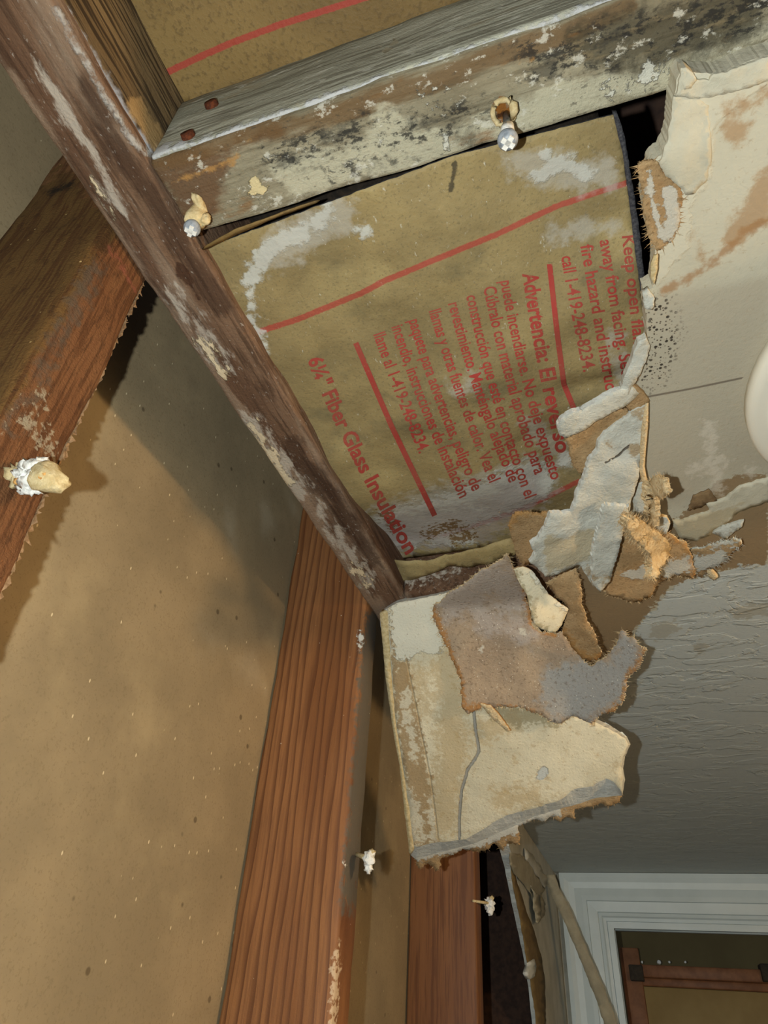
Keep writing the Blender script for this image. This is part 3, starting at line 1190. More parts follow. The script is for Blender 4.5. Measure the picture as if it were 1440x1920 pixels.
for t in Fc:
    a, b, c = [V[i] for i in t[:3]]
    if (b - a).cross(c - a) > 0:
        t = list(t)[::-1]
    t = list(t)
    faces.append(t)
    mi.append(0)
    for i in range(len(t)):
        edge[(t[i], t[i - 1])] = 1
for t in list(faces):
    faces.append([i + nv for i in t[::-1]])
    mi.append(1)
for (a, b) in list(edge):
    if (b, a) not in edge:
        faces.append([a, b, b + nv, a + nv])
        mi.append(1)
me = bpy.data.meshes.new('ceiling')
me.from_pydata([WP(*p) for p in bot + top], [], faces)
me.polygons.foreach_set('material_index', mi)
pp = [pj(p) for p in bot]
set_attrs(me, pp + pp, {
    'tan': [[(1195, 560), (1440, 520), (1440, 880), (1330, 905), (1290, 950), (1190, 960)]],
    'creamrough': [[(1262, 180), (1300, 130), (1440, 100), (1440, 160), (1380, 200), (1340, 230), (1335, 330), (1300, 370), (1290, 460), (1225, 545), (1225, 470), (1200, 330)]],
    'brown': [('spot', 1380, 245, 22), ('line', [(1370, 210), (1440, 180)], 10), ('line', [(1440, 330), (1420, 400), (1380, 440)], 22), ('line', [(1440, 400), (1380, 430)], 14),
              ('line', [(1310, 450), (1320, 480)], 7), ('spot', 1235, 350, 10)],
    'brownline': [('line', [(1240, 545), (1285, 530), (1320, 505), (1360, 470), (1400, 432), (1440, 415)], 6)],
    'barepaper': [[(1195, 305), (1232, 302), (1245, 340), (1275, 385), (1270, 430), (1235, 470), (1215, 440)],
                  [(1180, 960), (1260, 980), (1300, 945), (1325, 930), (1340, 905), (1370, 895), (1440, 885), (1440, 1062), (1380, 1065), (1300, 1082), (1250, 1105), (1215, 1150), (1190, 1180),
                   (1150, 1260), (1110, 1280), (1080, 1250), (1060, 1100), (1100, 1000)]],
    'greypaint': [[(1440, 1062), (1400, 1058), (1370, 1068), (1330, 1078), (1290, 1085), (1250, 1110), (1215, 1155), (1195, 1172), (1185, 1240), (1120, 1300), (1080, 1400), (960, 1550),
                   (960, 1660), (1500, 1660), (1500, 1062)]],
    'flakeoff': [('line', [(1230, 1185), (1260, 1175)], 14), ('spot', 1315, 1215, 12), ('line', [(1380, 1150), (1440, 1140)], 12)],
    'specks': [[(1198, 545), (1262, 560), (1275, 620), (1262, 680), (1245, 725), (1196, 735), (1208, 640)]],
    'pencil': [CEIL_PENCIL],
    'smudge': [('line', [(1330, 800), (1345, 920)], 10), ('line', [(1300, 880), (1360, 860)], 8), ('spot', 1410, 880, 10)]})
ceil = link('ceiling', me, [CEIL, CSKIM])
tag(ceil, 'torn drywall ceiling, tan and stained near the hole, grey paint beyond', kind='structure')

cj = dict(parent=ceil)
# raised layers of the ceiling board left around the hole
sheet('plaster_layer', [(1278, 132), (1300, 140), (1306, 150), (1330, 152), (1334, 142), (1440, 106), (1446, 150), (1400, 165), (1330, 185), (1290, 185), (1266, 178)],
      zplane(0.955), 0.005, [CSKIM, CSKIM], ceil, sp=10, amp=2.2, step=5, bump=0.004, bscale=0.05)
sheet('plaster_tongue', [(1276, 128), (1286, 126), (1300, 136), (1306, 150), (1296, 166), (1282, 168), (1276, 150)],
      zplane(0.955), 0.02, [CSKIM, CSKIM], ceil, sp=8, amp=1.2, step=4, bump=0.006, bscale=0.04)
sheet('plaster_layer', [(1262, 180), (1300, 182), (1330, 200), (1334, 300), (1326, 340), (1300, 366), (1286, 368), (1268, 345), (1248, 330), (1236, 306), (1252, 262)],
      zplane(0.956), 0.004, [CSKIM, CSKIM], ceil, sp=11, amp=2.0, step=5, bump=0.004, bscale=0.05)
sheet('paper_scrap', [(1196, 308), (1222, 300), (1236, 306), (1250, 332), (1274, 345), (1280, 380), (1274, 420), (1258, 455), (1232, 470), (1216, 442), (1206, 380), (1200, 340)],
      zplane(0.957), 0.004, [TAN, TAN], ceil, sp=9, amp=3.6, step=3, seed=12, hair=(120, .012, TAN), attrs={
          'greyband': [('line', [(1218, 320), (1222, 370), (1232, 420), (1245, 450)], 6), ('line', [(1255, 360), (1262, 400), (1255, 440)], 14)]})
sheet('paper_curl', [(1226, 480), (1234, 478), (1232, 510), (1226, 535), (1220, 520), (1221, 496)],
      zplane(0.940), 0.004, [CREAMPL], ceil, sp=6, amp=0.8, step=4)
sheet('plaster_layer', [(1260, 977), (1279, 977), (1300, 968), (1331, 957), (1324, 944), (1345, 940), (1365, 929), (1382, 916), (1399, 908), (1446, 894), (1446, 940), (1410, 952), (1384, 962),
                        (1360, 984), (1342, 996), (1305, 1017), (1275, 1011)],
      zplane(0.956), 0.004, [CSKIM, CSKIM], ceil, sp=10, amp=2.0, step=5, seed=6, bump=0.002, attrs={'smooth': [[(1260, 970), (1340, 960), (1400, 940), (1380, 965), (1305, 1017), (1270, 1010)]]})
sheet('plaster_layer', [(1300, 930), (1330, 918), (1345, 940), (1318, 950), (1290, 958)], zplane(0.956), 0.004, [BROWNP], ceil, sp=9, amp=2.5, step=4, seed=21)
sheet('plaster_flake', [(1206, 552), (1216, 546), (1228, 560), (1222, 580), (1208, 576)], zplane(0.948), 0.012, [SKIM], ceil, sp=6, amp=1.4, step=4, bump=0.006, bscale=0.03)
sheet('plaster_layer', [(1211, 632), (1219, 650), (1212, 675), (1203, 697), (1184, 725), (1172, 752), (1160, 748), (1168, 714), (1185, 672), (1196, 642)],
      zplane(0.945), 0.014, [SKIM, SKIM], ceil, sp=8, amp=1.8, step=4, seed=31, bump=0.006, bscale=0.05)
sheet('paper_scrap', [(1186, 720), (1206, 735), (1218, 752), (1206, 768), (1180, 770), (1165, 756)], zplane(0.950), 0.008, [TAN, TAN], ceil, sp=8, amp=1.6, step=4, seed=33)

# shards at the right of the tear
G9 = 'torn shards on the ceiling'
a = sheet('drywall_shard', [(1285, 1030), (1310, 1030), (1342, 1019), (1369, 1017), (1374, 1010), (1387, 1014), (1391, 1022), (1372, 1037), (1350, 1060), (1327, 1068), (1316, 1086), (1305, 1076), (1296, 1055)],
          pz((1290, 1035, .945), (1390, 1018, .915), (1316, 1086, .92)), 0.006, [TAN, SKIM], None, sp=8, amp=3.2, step=3, seed=41, hair=(120, .014, SKIM), bump=0.004, bscale=0.04, attrs={
              'greyband': [('line', [(1300, 1060), (1350, 1045)], 14), ('line', [(1340, 1022), (1385, 1016)], 5)]})
tag(a, 'ragged tan shard jutting furthest right from the torn flaps', 'drywall shard', G9)
a = sheet('drywall_shard', [(1335, 1000), (1354, 987), (1380, 980), (1395, 977), (1391, 989), (1374, 1000), (1361, 1011), (1350, 1006)],
          pz((1335, 1000, .95), (1395, 977, .935), (1361, 1011, .94)), 0.006, [SKIM, SKIM], None, sp=8, amp=1.5, step=4, seed=42)
tag(a, 'small flat pale shard above the ragged tan one', 'drywall shard', G9)
a = sheet('drywall_shard', [(1324, 1069), (1333, 1066), (1341, 1076), (1346, 1083), (1338, 1090), (1328, 1082)],
          pz((1324, 1069, .925), (1346, 1083, .915), (1338, 1090, .915)), 0.008, [FUZZ, FUZZ], None, sp=6, amp=1.6, step=3, seed=43)
tag(a, 'tiny orange-lit crumb below the ragged tan shard', 'drywall shard', G9)

# ------------------------------------------------------------------ round fixture
cxx, cyy, rr = 0.652, 1.010, 0.335
fx = thing('ceiling_light', 'white round ceiling fixture cut off by the right edge', 'ceiling light')
lathe('trim_ring', [(0, rr * .97), (.15, rr), (.7, rr), (.9, rr * .985), (1, rr * .95)], (cxx, cyy, ZC + .002), (cxx, cyy, ZC - .035), PLASTIC, fx, 64)
lathe('lens', [(0, rr * .90), (.5, rr * .9), (.8, rr * .7), (.95, rr * .4), (1, rr * .05)], (cxx, cyy, ZC - .030), (cxx, cyy, ZC - .050), PLASTIC, fx, 64)

# ------------------------------------------------------------------ torn flap hanging in the middle
tf = thing('torn_drywall_flap', 'long grey plaster flap hanging from the hole edge over tan paper', 'drywall flap')
sheet('paper_layer', [(1060, 822), (1100, 800), (1145, 772), (1176, 768), (1182, 790), (1160, 800), (1140, 812), (1115, 850), (1104, 880), (1090, 890), (1076, 876), (1068, 846)],
      pz((1182, 780, .952), (1065, 830, .935), (1090, 890, .935)), 0.004, [TAN, TAN], tf, sp=8, amp=2.6, step=3, seed=51, hair=(120, .010, TAN))
sheet('plaster_tongue', [(1045, 802), (1052, 786), (1066, 776), (1092, 770), (1130, 746), (1156, 732), (1186, 726), (1198, 738), (1180, 756), (1146, 774), (1100, 802), (1062, 824), (1050, 818)],
      pz((1198, 730, .948), (1046, 804, .920), (1100, 802, .928)), 0.012, [SKIM, GYP], tf, sp=8, amp=1.6, step=4, seed=52, bump=0.004, bscale=0.06)
sheet('paper_layer', [(951, 985), (960, 966), (972, 958), (990, 957), (1010, 962), (1030, 958), (1030, 990), (1012, 1018), (1004, 1046), (980, 1062), (968, 1040), (963, 1016)],
      pz((1027, 959, .925), (951, 985, .915), (985, 1055, .925)), 0.004, [TAN, TAN], tf, sp=9, amp=3.4, step=3, seed=53, hair=(200, .010, TAN), bump=0.004, bscale=0.08, attrs={
          'rustedge': [('line', [(952, 990), (972, 960), (1020, 960)], 5)]})
P2 = fold(pz((1208, 760, .950), (1010, 1020, .895), (1125, 1105, .862)), pz((1190, 930, .925), (1135, 940, .912), (1125, 1105, .862)))
sheet('plaster_face', [(1130, 812), (1142, 800), (1162, 786), (1189, 767), (1213, 756), (1210, 790), (1203, 842), (1193, 910), (1178, 962), (1159, 1030), (1142, 1090), (1125, 1109), (1111, 1100),
                       (1104, 1084), (1086, 1060), (1060, 1072), (1022, 1084), (1004, 1062), (992, 1052), (1004, 1036), (994, 1019), (1010, 1008), (1022, 990), (1032, 962), (1071, 959), (1087, 914), (1104, 869)],
      P2, 0.010, [SKIM, GYP], tf, sp=8, amp=2.2, step=4, seed=54, bump=0.007, bscale=0.07, attrs={
          'smooth': [[(1022, 1000), (1060, 1008), (1126, 985), (1122, 1010), (1100, 1056), (1060, 1062), (1022, 1078)]],
          'tanrub': [('spot', 1190, 842, 13), ('line', [(1110, 1070), (1120, 1100)], 8), ('spot', 1140, 830, 5), ('line', [(1185, 775), (1205, 770)], 8)],
          'crack': [('line', [(1135, 866), (1148, 860), (1160, 855), (1172, 842), (1182, 836)], 2.0), ('line', [(1133, 945), (1125, 990), (1112, 1040)], 1.6)]})
sheet('bent_strip', [(1133, 945), (1180, 948), (1178, 964), (1160, 1030), (1143, 1090), (1126, 1110), (1113, 1098), (1107, 1070), (1112, 1030), (1122, 985)],
      lambda x, y: (lambda p: (p[0] * 0.985, p[1]))(P2(x, y)), 0.010, [SKIM, GYP], tf, sp=8, amp=2.4, step=3, seed=55, bump=0.005, bscale=0.05, attrs={
          'tanrub': [('line', [(1112, 1082), (1140, 1086)], 5)]})
tube('rolled_edge', [onz(*q) for q in ((1213, 756, .940), (1209, 800, .935), (1205, 845, .932), (1203, 875, .93), (1207, 897, .925), (1216, 917, .92))],
     [.003, .006, .006, .006, .006, .004], FUZZ, tf)

tg_ = thing('torn_paper_tongue', 'tan paper tongue with a grey plaster band under the fuzzy curls', 'paper flap')
sheet('paper_layer', [(1176, 966), (1200, 960), (1225, 985), (1262, 1004), (1286, 1018), (1296, 1040), (1304, 1070), (1300, 1086), (1266, 1078), (1246, 1086), (1232, 1100), (1216, 1122), (1182, 1127),
                      (1150, 1119), (1130, 1106), (1144, 1090), (1162, 1030)],
      pz((1200, 960, .935), (1130, 1105, .900), (1300, 1080, .905)), 0.004, [TAN, FUZZ], tg_, sp=9, amp=3.0, step=3, seed=61, hair=(420, .011, FUZZ), bump=0.005, bscale=0.08, attrs={
          'greyband': [[(1163, 1076), (1216, 1058), (1296, 1041), (1303, 1066), (1262, 1086), (1235, 1080), (1190, 1090)]],
          'rustedge': [('line', [(1262, 1004), (1296, 1040), (1304, 1075)], 5)]})
sheet('paper_backing', [(1198, 905), (1212, 900), (1220, 950), (1216, 985), (1196, 972), (1186, 940)],
      pz((1205, 905, .945), (1216, 985, .925), (1186, 950, .935)), 0.004, [SKIM, TAN], tg_, sp=8, amp=1.6, step=4, seed=62)

fc = thing('curled_paper_core', 'fuzzy cream curl of torn board glowing orange beside the grey flap', 'paper curl')
sheet('curl', [(1175, 972), (1184, 966), (1198, 975), (1224, 992), (1240, 1002), (1252, 1012), (1255, 1038), (1246, 1056), (1238, 1068), (1231, 1084), (1222, 1080), (1224, 1050), (1210, 1032), (1198, 1020), (1182, 1002)],
      fold(pz((1176, 970, .900), (1254, 1037, .905), (1200, 1030, .845)), pz((1252, 1012, .888), (1231, 1084, .895), (1222, 1050, .850))), 0.016, [FUZZ, FUZZ], fc, sp=6, amp=3.0, step=3, seed=63, bump=0.012, bscale=0.03, hair=(500, .016, FUZZ))
sheet('stem', [(1217, 990), (1213, 955), (1215, 925), (1218, 903), (1226, 892), (1236, 898), (1246, 915), (1248, 925), (1238, 936), (1229, 930), (1227, 946), (1227, 988)],
      fold(pz((1214, 985, .865), (1217, 895, .865), (1248, 921, .915)), pz((1214, 985, .870), (1217, 895, .870), (1204, 940, .905))), 0.010, [FUZZ, FUZZ], fc, sp=6, amp=1.8, step=3, seed=64, bump=0.008, bscale=0.03, hair=(200, .012, FUZZ))
sheet('paper_tip', [(1226, 960), (1238, 970), (1250, 972), (1257, 984), (1250, 1000), (1238, 1000), (1226, 988)],
      pz((1226, 965, .905), (1257, 985, .895), (1240, 1000, .895)), 0.008, [SKIM, FUZZ], fc, sp=6, amp=1.4, step=3, seed=65, bump=0.005, bscale=0.03)

# ------------------------------------------------------------------ hanging piece of ceiling board
ck = thing('hanging_drywall_piece', 'broken cream drywall piece hanging from the joist with a crack down its face', 'drywall piece')
CKA, CKB, CKC = (-0.62, 1.655, 0.965), (-0.62, 2.195, 0.497), (0.2, 1.655, 0.965)
CK = Plane(CKA, CKB, CKC)
CK_f = Plane(CKA, CKB, CKC, toward=0.012)
front = [(728, 1140, 714, 1146), (728, 1160, 713, 1162), (735, 1260, 724, 1262), (742, 1354, 736, 1356), (755, 1425, 749, 1428), (765, 1496, 757, 1500), (775, 1587, 769, 1603),
         (782, 1588, 780, 1612), (819, 1579, 823, 1598), (873, 1575, 890, 1582), (907, 1554, 925, 1566), (948, 1529, 957, 1552), (998, 1517, 1002, 1531), (1048, 1500, 1057, 1514),
         (1077, 1480, 1090, 1506), (1111, 1475, 1111, 1498), (1136, 1460, 1140, 1494), (1150, 1466, 1160, 1492), (1166, 1486, 1167, 1492), (1168, 1460, 1172, 1462), (1164, 1438, 1168, 1440),
         (1168, 1418, 1172, 1418), (1178, 1396, 1182, 1396), (1172, 1384, 1176, 1382), (1140, 1365, 1144, 1360), (1110, 1352, 1114, 1346), (1060, 1338, 1066, 1330), (1040, 1300, 1046, 1296),
         (1020, 1200, 1026, 1196), (960, 1130, 962, 1122), (900, 1104, 900, 1098), (850, 1108, 850, 1102), (800, 1120, 800, 1114), (745, 1130, 745, 1124)]
sheet('board', front, CK, 0.041, [CHUNK, GYP, GYP], ck, sp=10, amp=1.4, step=6, seed=71, bump=0.003, bscale=0.08, attrs={
    'mottle': [('line', [(840, 1240), (850, 1400), (830, 1540)], 30), ('line', [(900, 1370), (960, 1350)], 20), ('line', [(940, 1500), (1000, 1490)], 20), ('line', [(780, 1260), (800, 1330)], 14)],
    'brownstripe': [[(728, 1165), (736, 1170), (742, 1240), (768, 1240), (775, 1290), (792, 1380), (808, 1460), (822, 1580), (776, 1588), (765, 1500), (742, 1354)]],
    'paleinstripe': [('line', [(760, 1300), (768, 1370), (778, 1420)], 8), ('line', [(772, 1490), (785, 1570)], 9), ('line', [(806, 1500), (814, 1570)], 5)],
    'whiteskim': [[(728, 1140), (745, 1128), (850, 1104), (870, 1110), (832, 1200), (826, 1224), (790, 1222), (755, 1238), (742, 1236), (734, 1170)]],
    'foldline': [('line', [(762, 1235), (777, 1312), (807, 1458), (822, 1576)], 1.6)],
    'shadeandrim': [('line', [(930, 1335), (960, 1345), (1030, 1340)], 16), ('spot', 1040, 1355, 12)],  # shadow under the paper sheet, painted into the board colour
    'crack': [('line', [(888, 1330), (892, 1371), (898, 1408), (890, 1424), (877, 1442), (865, 1483), (861, 1533), (861, 1574)], 2.6)],
    'chip': [[(1008, 1450), (1014, 1438), (1026, 1438), (1029, 1448), (1018, 1462), (1008, 1468), (1004, 1462)]]})
CK_b = Plane(CKA, CKB, CKC, toward=-0.042)
sheet('back_paper_fringe', [(780, 1600), (830, 1590), (900, 1570), (960, 1545), (1010, 1525), (1060, 1508), (1110, 1492), (1162, 1480), (1168, 1492), (1160, 1505), (1145, 1512), (1130, 1508), (1105, 1514), (1078, 1516),
                            (1078, 1536), (1062, 1532), (1050, 1541), (1036, 1530), (1022, 1540), (1004, 1536), (985, 1545), (972, 1552), (975, 1584), (955, 1582), (942, 1595), (928, 1580), (912, 1592), (890, 1596), (870, 1592), (845, 1604),
                            (828, 1610), (824, 1625), (816, 1634), (806, 1622), (798, 1620), (788, 1632), (776, 1612)],
      CK_b, 0.004, [TAN, TAN], ck, sp=9, amp=3.2, step=2.6, seed=72, hair=(300, .012, TAN), attrs={'greyband': [('line', [(790, 1605), (900, 1580), (1050, 1520)], 9)]})
sheet('edge_paper', [(712, 1150), (726, 1146), (734, 1270), (742, 1360), (755, 1440), (767, 1520), (776, 1592), (768, 1604), (756, 1502), (748, 1430), (735, 1358), (722, 1264)],
      Plane(CKA, CKB, CKC, toward=0.001), 0.03, [CREAMPL], ck, sp=8, amp=0.6, step=6, seed=73)

GPS = fold(pz((850, 1105, .945), (950, 1045, .935), (1080, 1080, .93)), CK_f)
mp = sheet('mouldy_paper_sheet', [(812, 1142), (832, 1122), (855, 1104), (898, 1073), (920, 1062), (933, 1053), (950, 1040), (956, 1050), (962, 1066), (982, 1104), (998, 1172), (1015, 1186), (1040, 1190), (1056, 1184),
                                  (1071, 1214), (1105, 1242), (1127, 1226), (1152, 1194), (1163, 1164), (1172, 1174), (1182, 1172), (1192, 1184), (1204, 1188), (1196, 1207), (1186, 1228), (1172, 1250), (1166, 1275),
                                  (1162, 1293), (1138, 1318), (1124, 1326), (1109, 1347), (1096, 1340), (1075, 1336), (1053, 1348), (1036, 1345), (1015, 1333), (976, 1324), (937, 1319), (907, 1319), (881, 1331), (868, 1320),
                                  (864, 1276), (842, 1224), (825, 1181), (813, 1160)],
           GPS, 0.004, [GREYP, FUZZ, TAN], ck, sp=9, amp=3.0, step=3, seed=74, hair=(520, .016, FUZZ), bump=0.006, bscale=0.12,
           curl=lambda x, y: 0.10 * max(0, (x - 1060) / 140) ** 1.5 + 0.02 * max(0, (y - 1250) / 90), attrs={
               'silver': [[(1010, 1310), (1025, 1256), (1080, 1236), (1130, 1230), (1166, 1170), (1196, 1190), (1165, 1290), (1105, 1345), (1040, 1345)]],
               'lilac': [('line', [(850, 1130), (930, 1085), (960, 1130)], 30), ('line', [(900, 1160), (990, 1190)], 20)],
               'rim': [('line', [(812, 1142), (828, 1185), (845, 1226), (866, 1278), (870, 1322), (905, 1320)], 5), ('line', [(982, 1104), (998, 1172), (1040, 1190)], 5), ('line', [(937, 1320), (1015, 1334)], 4),
                       ('line', [(1200, 1190), (1170, 1255), (1160, 1296), (1110, 1345)], 4)],
               'flake': [('spot', 980, 1186, 8), ('spot', 902, 1219, 6)]})
sheet('cream_paper_strip', [(962, 1066), (980, 1062), (998, 1070), (1012, 1090), (1028, 1112), (1050, 1130), (1066, 1142), (1060, 1156), (1053, 1170), (1042, 1188), (1030, 1186), (1015, 1180), (1000, 1166), (988, 1116), (970, 1086)],
      fold(pz((950, 1045, .925), (998, 1070, .915), (1066, 1142, .87)), Plane(CKA, CKB, CKC, toward=0.035)), 0.006, [CHUNK, TAN], ck, sp=8, amp=1.8, step=4, seed=75, bump=0.006, bscale=0.06, attrs={
          'whiteskim': [('line', [(1000, 1072), (1064, 1140)], 9)], 'shadeandrim': [('line', [(966, 1072), (990, 1120), (1000, 1166), (1036, 1188)], 4)],})  # darker rim down the strip's left side
sheet('tan_paper_tongue', [(1023, 1091), (1050, 1076), (1079, 1068), (1090, 1092), (1091, 1134), (1101, 1168), (1118, 1190), (1128, 1224), (1120, 1238), (1105, 1240), (1090, 1232), (1071, 1214), (1056, 1184), (1066, 1142), (1042, 1118)],
      fold(pz((1023, 1091, .915), (1079, 1069, .915), (1105, 1160, .86)), Plane(CKA, CKB, CKC, toward=0.03)), 0.005, [TAN, FUZZ], ck, sp=8, amp=3.0, step=3, seed=76, hair=(220, .012, TAN), bump=0.007, bscale=0.07, attrs={
          'rustedge': [('line', [(1056, 1184), (1075, 1216), (1105, 1240), (1124, 1232)], 8)]})
sheet('orange_fold', [(898, 1318), (920, 1322), (940, 1345), (958, 1370), (950, 1372), (926, 1350)], Plane(CKA, CKB, CKC, toward=0.03), 0.006, [FUZZ, OCHRE], ck, sp=7, amp=1.0, step=5, seed=77)

# ------------------------------------------------------------------ screws, nails and plaster clumps
def screw(label, head, base, hr, plug):
    t = thing('drywall_screw', label, 'screw', 'drywall screws left in the joist')
    h, b = Vector(head), Vector(base)
    ax = (b - h).normalized()
    lathe('shank', [(0, .0055), (1, .0048)], h, b + ax * .02, STEEL, t, 12)
    lathe('head', [(0, hr * .55), (.18, hr * .95), (.34, hr), (.5, hr * .92), (.75, hr * .6), (1, hr * .4)], h - ax * .006, h + ax * .022, ZINC, t, 28)
    cu = Vector(-np.array(h) / np.linalg.norm(h))
    fx_ = (-ax)
    uu = fx_.orthogonal().normalized()
    vv = fx_.cross(uu)
    bm = bmesh.new()
    for (p, q) in ((uu, vv), (vv, uu)):
        c = h - ax * .0062
        vs = [bm.verts.new(WP(*(c + p * sx * hr * .68 + q * sy * hr * .25 + ax * dz))) for dz in (-.0012, .003) for sx, sy in ((-1, -1), (1, -1), (1, 1), (-1, 1))]
        for idx in ((0, 1, 2, 3), (7, 6, 5, 4), (0, 4, 5, 1), (1, 5, 6, 2), (2, 6, 7, 3), (3, 7, 4, 0)):
            bm.faces.new([vs[k] for k in idx])
    me = bpy.data.meshes.new('cross_slot')
    bm.to_mesh(me)
    bm.free()
    link('cross_slot', me, WHITE, t)
    plug(t, h, b, ax)
    return t


def plug1(t, h, b, ax):
    lathe('spackle_collar', [(0, .0065), (.5, .009), (1, .008)], h + ax * .016, h + ax * .040, WHITE, t, 18, 0.003, 2)
    ring = []
    for k in range(25):
        an = 2 * math.pi * k / 24
        q = onz(944 + 20 * math.cos(an), 211 + 24 * math.sin(an), 0.996)
        ring.append(q + np.array([0, 0, -.004 * noise.noise(Vector((k * .5, 0, 0)))]))
    tube('paper_ring', ring, [.0035 + .0025 * abs(noise.noise(Vector((k * .7, 3, 0)))) for k in range(25)], CREAMPL, t)
    tube('paper_curl', [onz(*q) for q in ((957, 182, .995), (962, 195, .985), (964, 208, .985), (960, 222, .99))], [.003, .006, .006, .003], CREAMPL, t)


def plug2(t, h, b, ax):
    lathe('paper_collar', [(0, .010), (.3, .016), (.65, .013), (1, .008)], h + ax * .012, b + ax * .004, CREAMPL, t, 20, 0.006, 5)
    blob('paper_tag', h + ax * .03 + Vector((.014, .004, -.004)), .010, CREAMPL, t, (0.8, .8, 1.3), .4, 4)
    blob('paper_tag', b + Vector((.006, -.012, -.006)), .010, CREAMPL, t, (0.8, 1.6, .8), .4, 8)


screw('pan of a screw with white cross slot protruding from the middle of the moldy joist'.replace('pan of a screw', 'steel screw'), onz(952, 264, .925), onz(949, 214, 1.0), .0138, plug1)
screw('steel screw with torn paper collar at the corner of ledger and joist', onz(359, 430, .945), onz(376, 392, 1.0), .0130, plug2)

pc = thing('plaster_clump', 'white and cream plaster clump on the rough stud at the left edge', 'plaster clump', 'fasteners with plaster stuck on')
c0 = onx(32, 893, XW)
c1 = onx(118, 910, XW + .085)
lathe('nail_shank', [(0, .006), (1, .006)], c0 - np.array([.02, 0, 0]), onx(80, 898, XW + .05), RUST, pc, 12)
lathe('paper_cone', [(0, .012), (.12, .019), (.3, .021), (.55, .016), (.92, .011), (1, .006)], onx(72, 890, XW + .045), onx(120, 908, XW + .085), CREAMPL, pc, 24, 0.010, 3)
for k, (q, X, rr_) in enumerate((((36, 893), .008, .013), ((50, 890), .024, .015), ((60, 897), .036, .016), ((70, 886), .042, .015), ((66, 908), .038, .011), ((50, 874), .024, .006), ((45, 914), .018, .008),
                                 ((76, 872), .045, .009), ((57, 880), .034, .008), ((84, 905), .052, .009))):
    blob('white_lump', onx(q[0], q[1], XW + X), rr_, WHITE if k else CREAMPL, pc, (1, 1, 1), .8, k * 3 + 1, 3, 2.6)
blob('ochre_core', onx(83, 892, XW + .066), .007, OCHRE, pc, (1, 1, 1), .4, 3)
blob('ochre_core', onx(36, 901, XW + .022), .006, OCHRE, pc, (1, 1, 1), .4, 6)


def nail_clump(label, base_px, X, tip_px, X2, rad, seed):
    t = thing('plaster_nail', label, 'nail', 'fasteners with plaster stuck on')
    b, c = Vector(onx(*base_px, X)), Vector(onx(*tip_px, X2))
    tube('nail_shank', [b + (b - c) * .25, b.lerp(c, .5), c], [.0045, .006, .007], CREAMPL, t)
    blob('plaster_head', c, rad, WHITE, t, (.9, 1, 1.1), .7, seed, 3, 2.4)
    blob('plaster_crumb', c + Vector((0, .0, -rad * 1.2)), rad * .6, WHITE, t, (1, 1, 1.3), .6, seed + 3, 3, 2.4)
    blob('plaster_crumb', c + Vector((rad * .5, 0, rad * .9)), rad * .45, CREAMPL, t, (1, 1, 1), .6, seed + 5, 2, 2.4)


nail_clump('white plaster clump on a nail in the swirling-grain stud', (668, 1602), XW, (692, 1610), XW + .05, .016, 4)
nail_clump('small plaster clump on a nail in the stud below the hanging board', (893, 1690), XW + .012, (918, 1694), XW + .05, .022, 9)

# ------------------------------------------------------------------ cut edge of the room's wallboard
XF = XW + .055
wb = thing('wallboard_remnant', 'remaining wall drywall with a ragged grey cut edge left of the door', 'wallboard')
cut = [(934, 1586), (944, 1620), (952, 1660), (960, 1700), (972, 1750), (982, 1800), (990, 1850), (998, 1925), (1010, 1990)]
pl = [onx(p[0], p[1], XW) for p in cut]
ring = [(p[1] + random.uniform(-.01, .01), p[2]) for p in pl]
ring2 = []
for i in range(len(ring) - 1):
    for k in range(5):
        t = k / 5
        ring2.append((ring[i][0] * (1 - t) + ring[i + 1][0] * t + random.uniform(-.008, .008), ring[i][1] * (1 - t) + ring[i + 1][1] * t))
ring2 += [(ring[-1][0], ring[-1][1]), (ring[-1][0] + .3, -4.0), (YD, -4.0), (YD, ZC - .002), (ring[0][0], ZC - .002)]
bm = bmesh.new()
va = [bm.verts.new(WP(XW + .001, y, z)) for y, z in ring2]
vb = [bm.verts.new(WP(XF, y, z)) for y, z in ring2]
f1 = bm.faces.new(va)
f2 = bm.faces.new(vb[::-1])
for i in range(len(va)):
    q = bm.faces.new([va[i - 1], va[i], vb[i], vb[i - 1]])
    q.material_index = 1
f2.material_index = 0
bmesh.ops.recalc_face_normals(bm, faces=bm.faces[:])
me = bpy.data.meshes.new('board')
bm.to_mesh(me)
bm.free()
link('board', me, [WALLP, GYP], wb)
PW = Plane((XF + .004, 3, 0), (XF + .004, 4, 0), (XF + .004, 3, 1))
sheet('bare_paper', [(960, 1602), (966, 1640), (985, 1700), (1000, 1740), (1015, 1790), (1022, 1840), (1024, 1925), (1022, 1990), (1010, 1990), (1004, 1900), (990, 1810), (975, 1720), (962, 1660), (956, 1610)], PW, 0.003, [PAPB], wb, sp=10, amp=1.0, step=6, seed=81)
PT = Plane((XF + .03, 3, 0), (XF + .03, 4, 0), (XF + .02, 3, 1))
for k, po in enumerate(([(958, 1598), (975, 1600), (990, 1612), (1012, 1640), (1022, 1660), (1018, 1680), (1024, 1695), (1020, 1716), (1010, 1725), (1000, 1690), (985, 1660), (968, 1640), (956, 1620)],
                        [(985, 1590), (1000, 1605), (1030, 1650), (1024, 1668), (1004, 1640), (985, 1610)],
                        [(996, 1660), (1012, 1680), (1016, 1720), (1008, 1732), (1000, 1700)])):
    sheet('peeling_plaster', po, Plane((XF + .02 + .015 * k, 3, 0), (XF + .02 + .015 * k, 4, 0), (XF + .01, 3, 1)), 0.006, [TAPE if k != 1 else WALLP], wb, sp=8, amp=1.6, step=4, seed=82 + k, bump=0.012, bscale=0.10)
